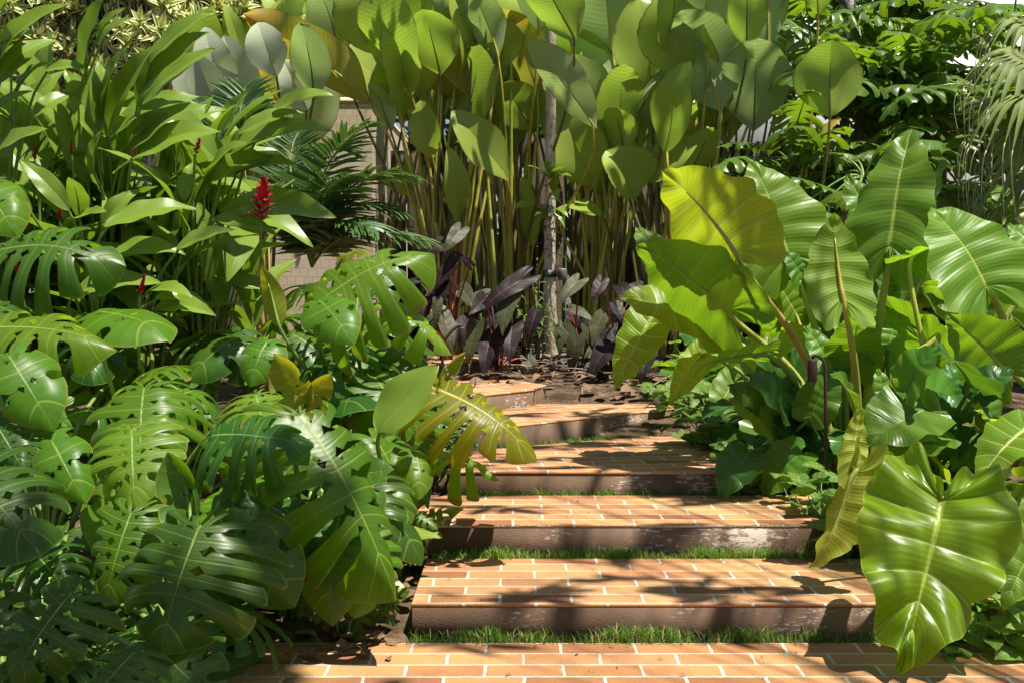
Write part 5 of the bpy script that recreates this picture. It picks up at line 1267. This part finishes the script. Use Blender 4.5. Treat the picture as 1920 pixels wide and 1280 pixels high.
# spots to be shaded: x, y, z, radius, density
S1 = [(-.95,3.0,.3,.36,.8),(-.62,3.25,.3,.26,.6),(-1.25,3.2,.4,.30,.45),(-.8,3.75,.2,.15,.25)]
S1b = []
rg_ = np.random.RandomState(77)
for i in range(26):
    y = rg_.uniform(4.1, 7.4); x = rg_.uniform(-.3, 1.0); z = float(np.interp(y, [4.1,4.9,5.6,6.5,7.5], [0,.115,.23,.33,.43]))
    S1b.append((x, y, z, rg_.uniform(.05,.14), rg_.uniform(.06,.14)))
shade_clumps('tree', 'tall open shade tree out of view left of the camera', (-3.2, .8), S1, 8.0, 270, 51)
shade_clumps('tree', 'tall open shade tree out of view right of the camera', (3.4, 1.0), S1b, 6.2, 100, 52, .24, 'ginger', .6)
S2 = [(2.2,4.8,.4,.3,.5),(2.6,8.6,1.0,.3,.4),(1.75,6.6,.4,.2,.3),(.6,9.6,.8,.3,.3),(-.2,9.6,.8,.3,.3),(1.5,9.8,.8,.3,.3),(-1.3,5.6,.9,.2,.25)]
shade_clumps('tree', 'tall open shade tree out of view beyond the right edge', (5.5, 3.2), S2, 9.0, 140, 53)

# ------------------------------------------------------------------ loose things on the ground
pb = Acc()
def pebble(px, py, z, r, label, mat='pebble', name='pebble', cat='pebble'):
    q = gnd(px, py, z) + (0,0,r*.5); V = []; n1, n2 = 7, 10
    for i in range(n1):
        th = math.pi*i/(n1-1)
        for j in range(n2):
            ph = 2*math.pi*j/n2; k = r*(1+.12*math.sin(3*ph+th*2))
            V.append(q + k*np.array([math.sin(th)*math.cos(ph)*1.3, math.sin(th)*math.sin(ph), .75*math.cos(th)]))
    F = [(i*n2+j, i*n2+(j+1)%n2, (i+1)*n2+(j+1)%n2, (i+1)*n2+j) for i in range(n1-1) for j in range(n2)]
    a = Acc(); a.add(V, F); tag(a.obj(name, M[mat]), label, cat)
pebble(1157, 1209, -.012, .009, 'small white pebble in the grass between the landing and the first step')
dl = Acc()
for i in range(420):
    x = R.uniform(-.4, 2.2); y = R.uniform(7.6, 10.5); q = np.array([x, y, float(soil_z(y)) + .035 + R.uniform(0,.02)])
    d = nrm([R.normal(), R.normal(), R.uniform(-.1,.25)])
    V, F, uv, uv2, _ = blade_world('calathea', q, q + d*R.uniform(.05,.16), (R.normal()*.4, R.normal()*.4, 1), .35, curl=1.2)
    dl.add(V, F, uv, uv2)
for i in range(260):
    x = R.uniform(-1.4, -.38); y = R.uniform(3.9, 5.4); q = np.array([x, y, float(soil_z(y)) + .04 + R.uniform(0,.02)])
    d = nrm([R.normal(), R.normal(), R.uniform(-.1,.3)])
    V, F, uv, uv2, _ = blade_world('calathea', q, q + d*R.uniform(.03,.10), (R.normal()*.4, R.normal()*.4, 1), .35, curl=1.2)
    dl.add(V, F, uv, uv2)
for i in range(60):     # specks of plant debris lying on the treads
    y = R.choice([R.uniform(3.75,4.09), R.uniform(4.2,4.82), R.uniform(4.96,5.57), R.uniform(5.9,6.6)]); x = R.uniform(-.25, 1.0)
    z = 0 if y < 4.1 else .115 if y < 4.84 else .23 if y < 5.6 else .33
    q = np.array([x, y, z + .004]); d = nrm([R.normal(), R.normal(), .05])
    V, F, uv, uv2, _ = blade_world('ginger', q, q + d*R.uniform(.008,.035), (0,0,1), .3)
    dl.add(V, F, uv, uv2)
tag(dl.obj('leaf_litter', M['litter']), kind='stuff')
tw = Acc()
for i in range(120):
    x = R.uniform(-.3, 2.0); y = R.uniform(7.6, 10); q = np.array([x, y, float(soil_z(y)) + .05]); d = nrm([R.normal(), R.normal(), .15])
    tw.tube(bez(q, q + d*.12 + (0,0,.03), q + d*R.uniform(.15,.4), 6), [.006,.003], 5)
tag(tw.obj('twig_litter', M['root']), kind='stuff')
print('objects', len(bpy.data.objects), 'verts', sum(len(m.vertices) for m in bpy.data.meshes))
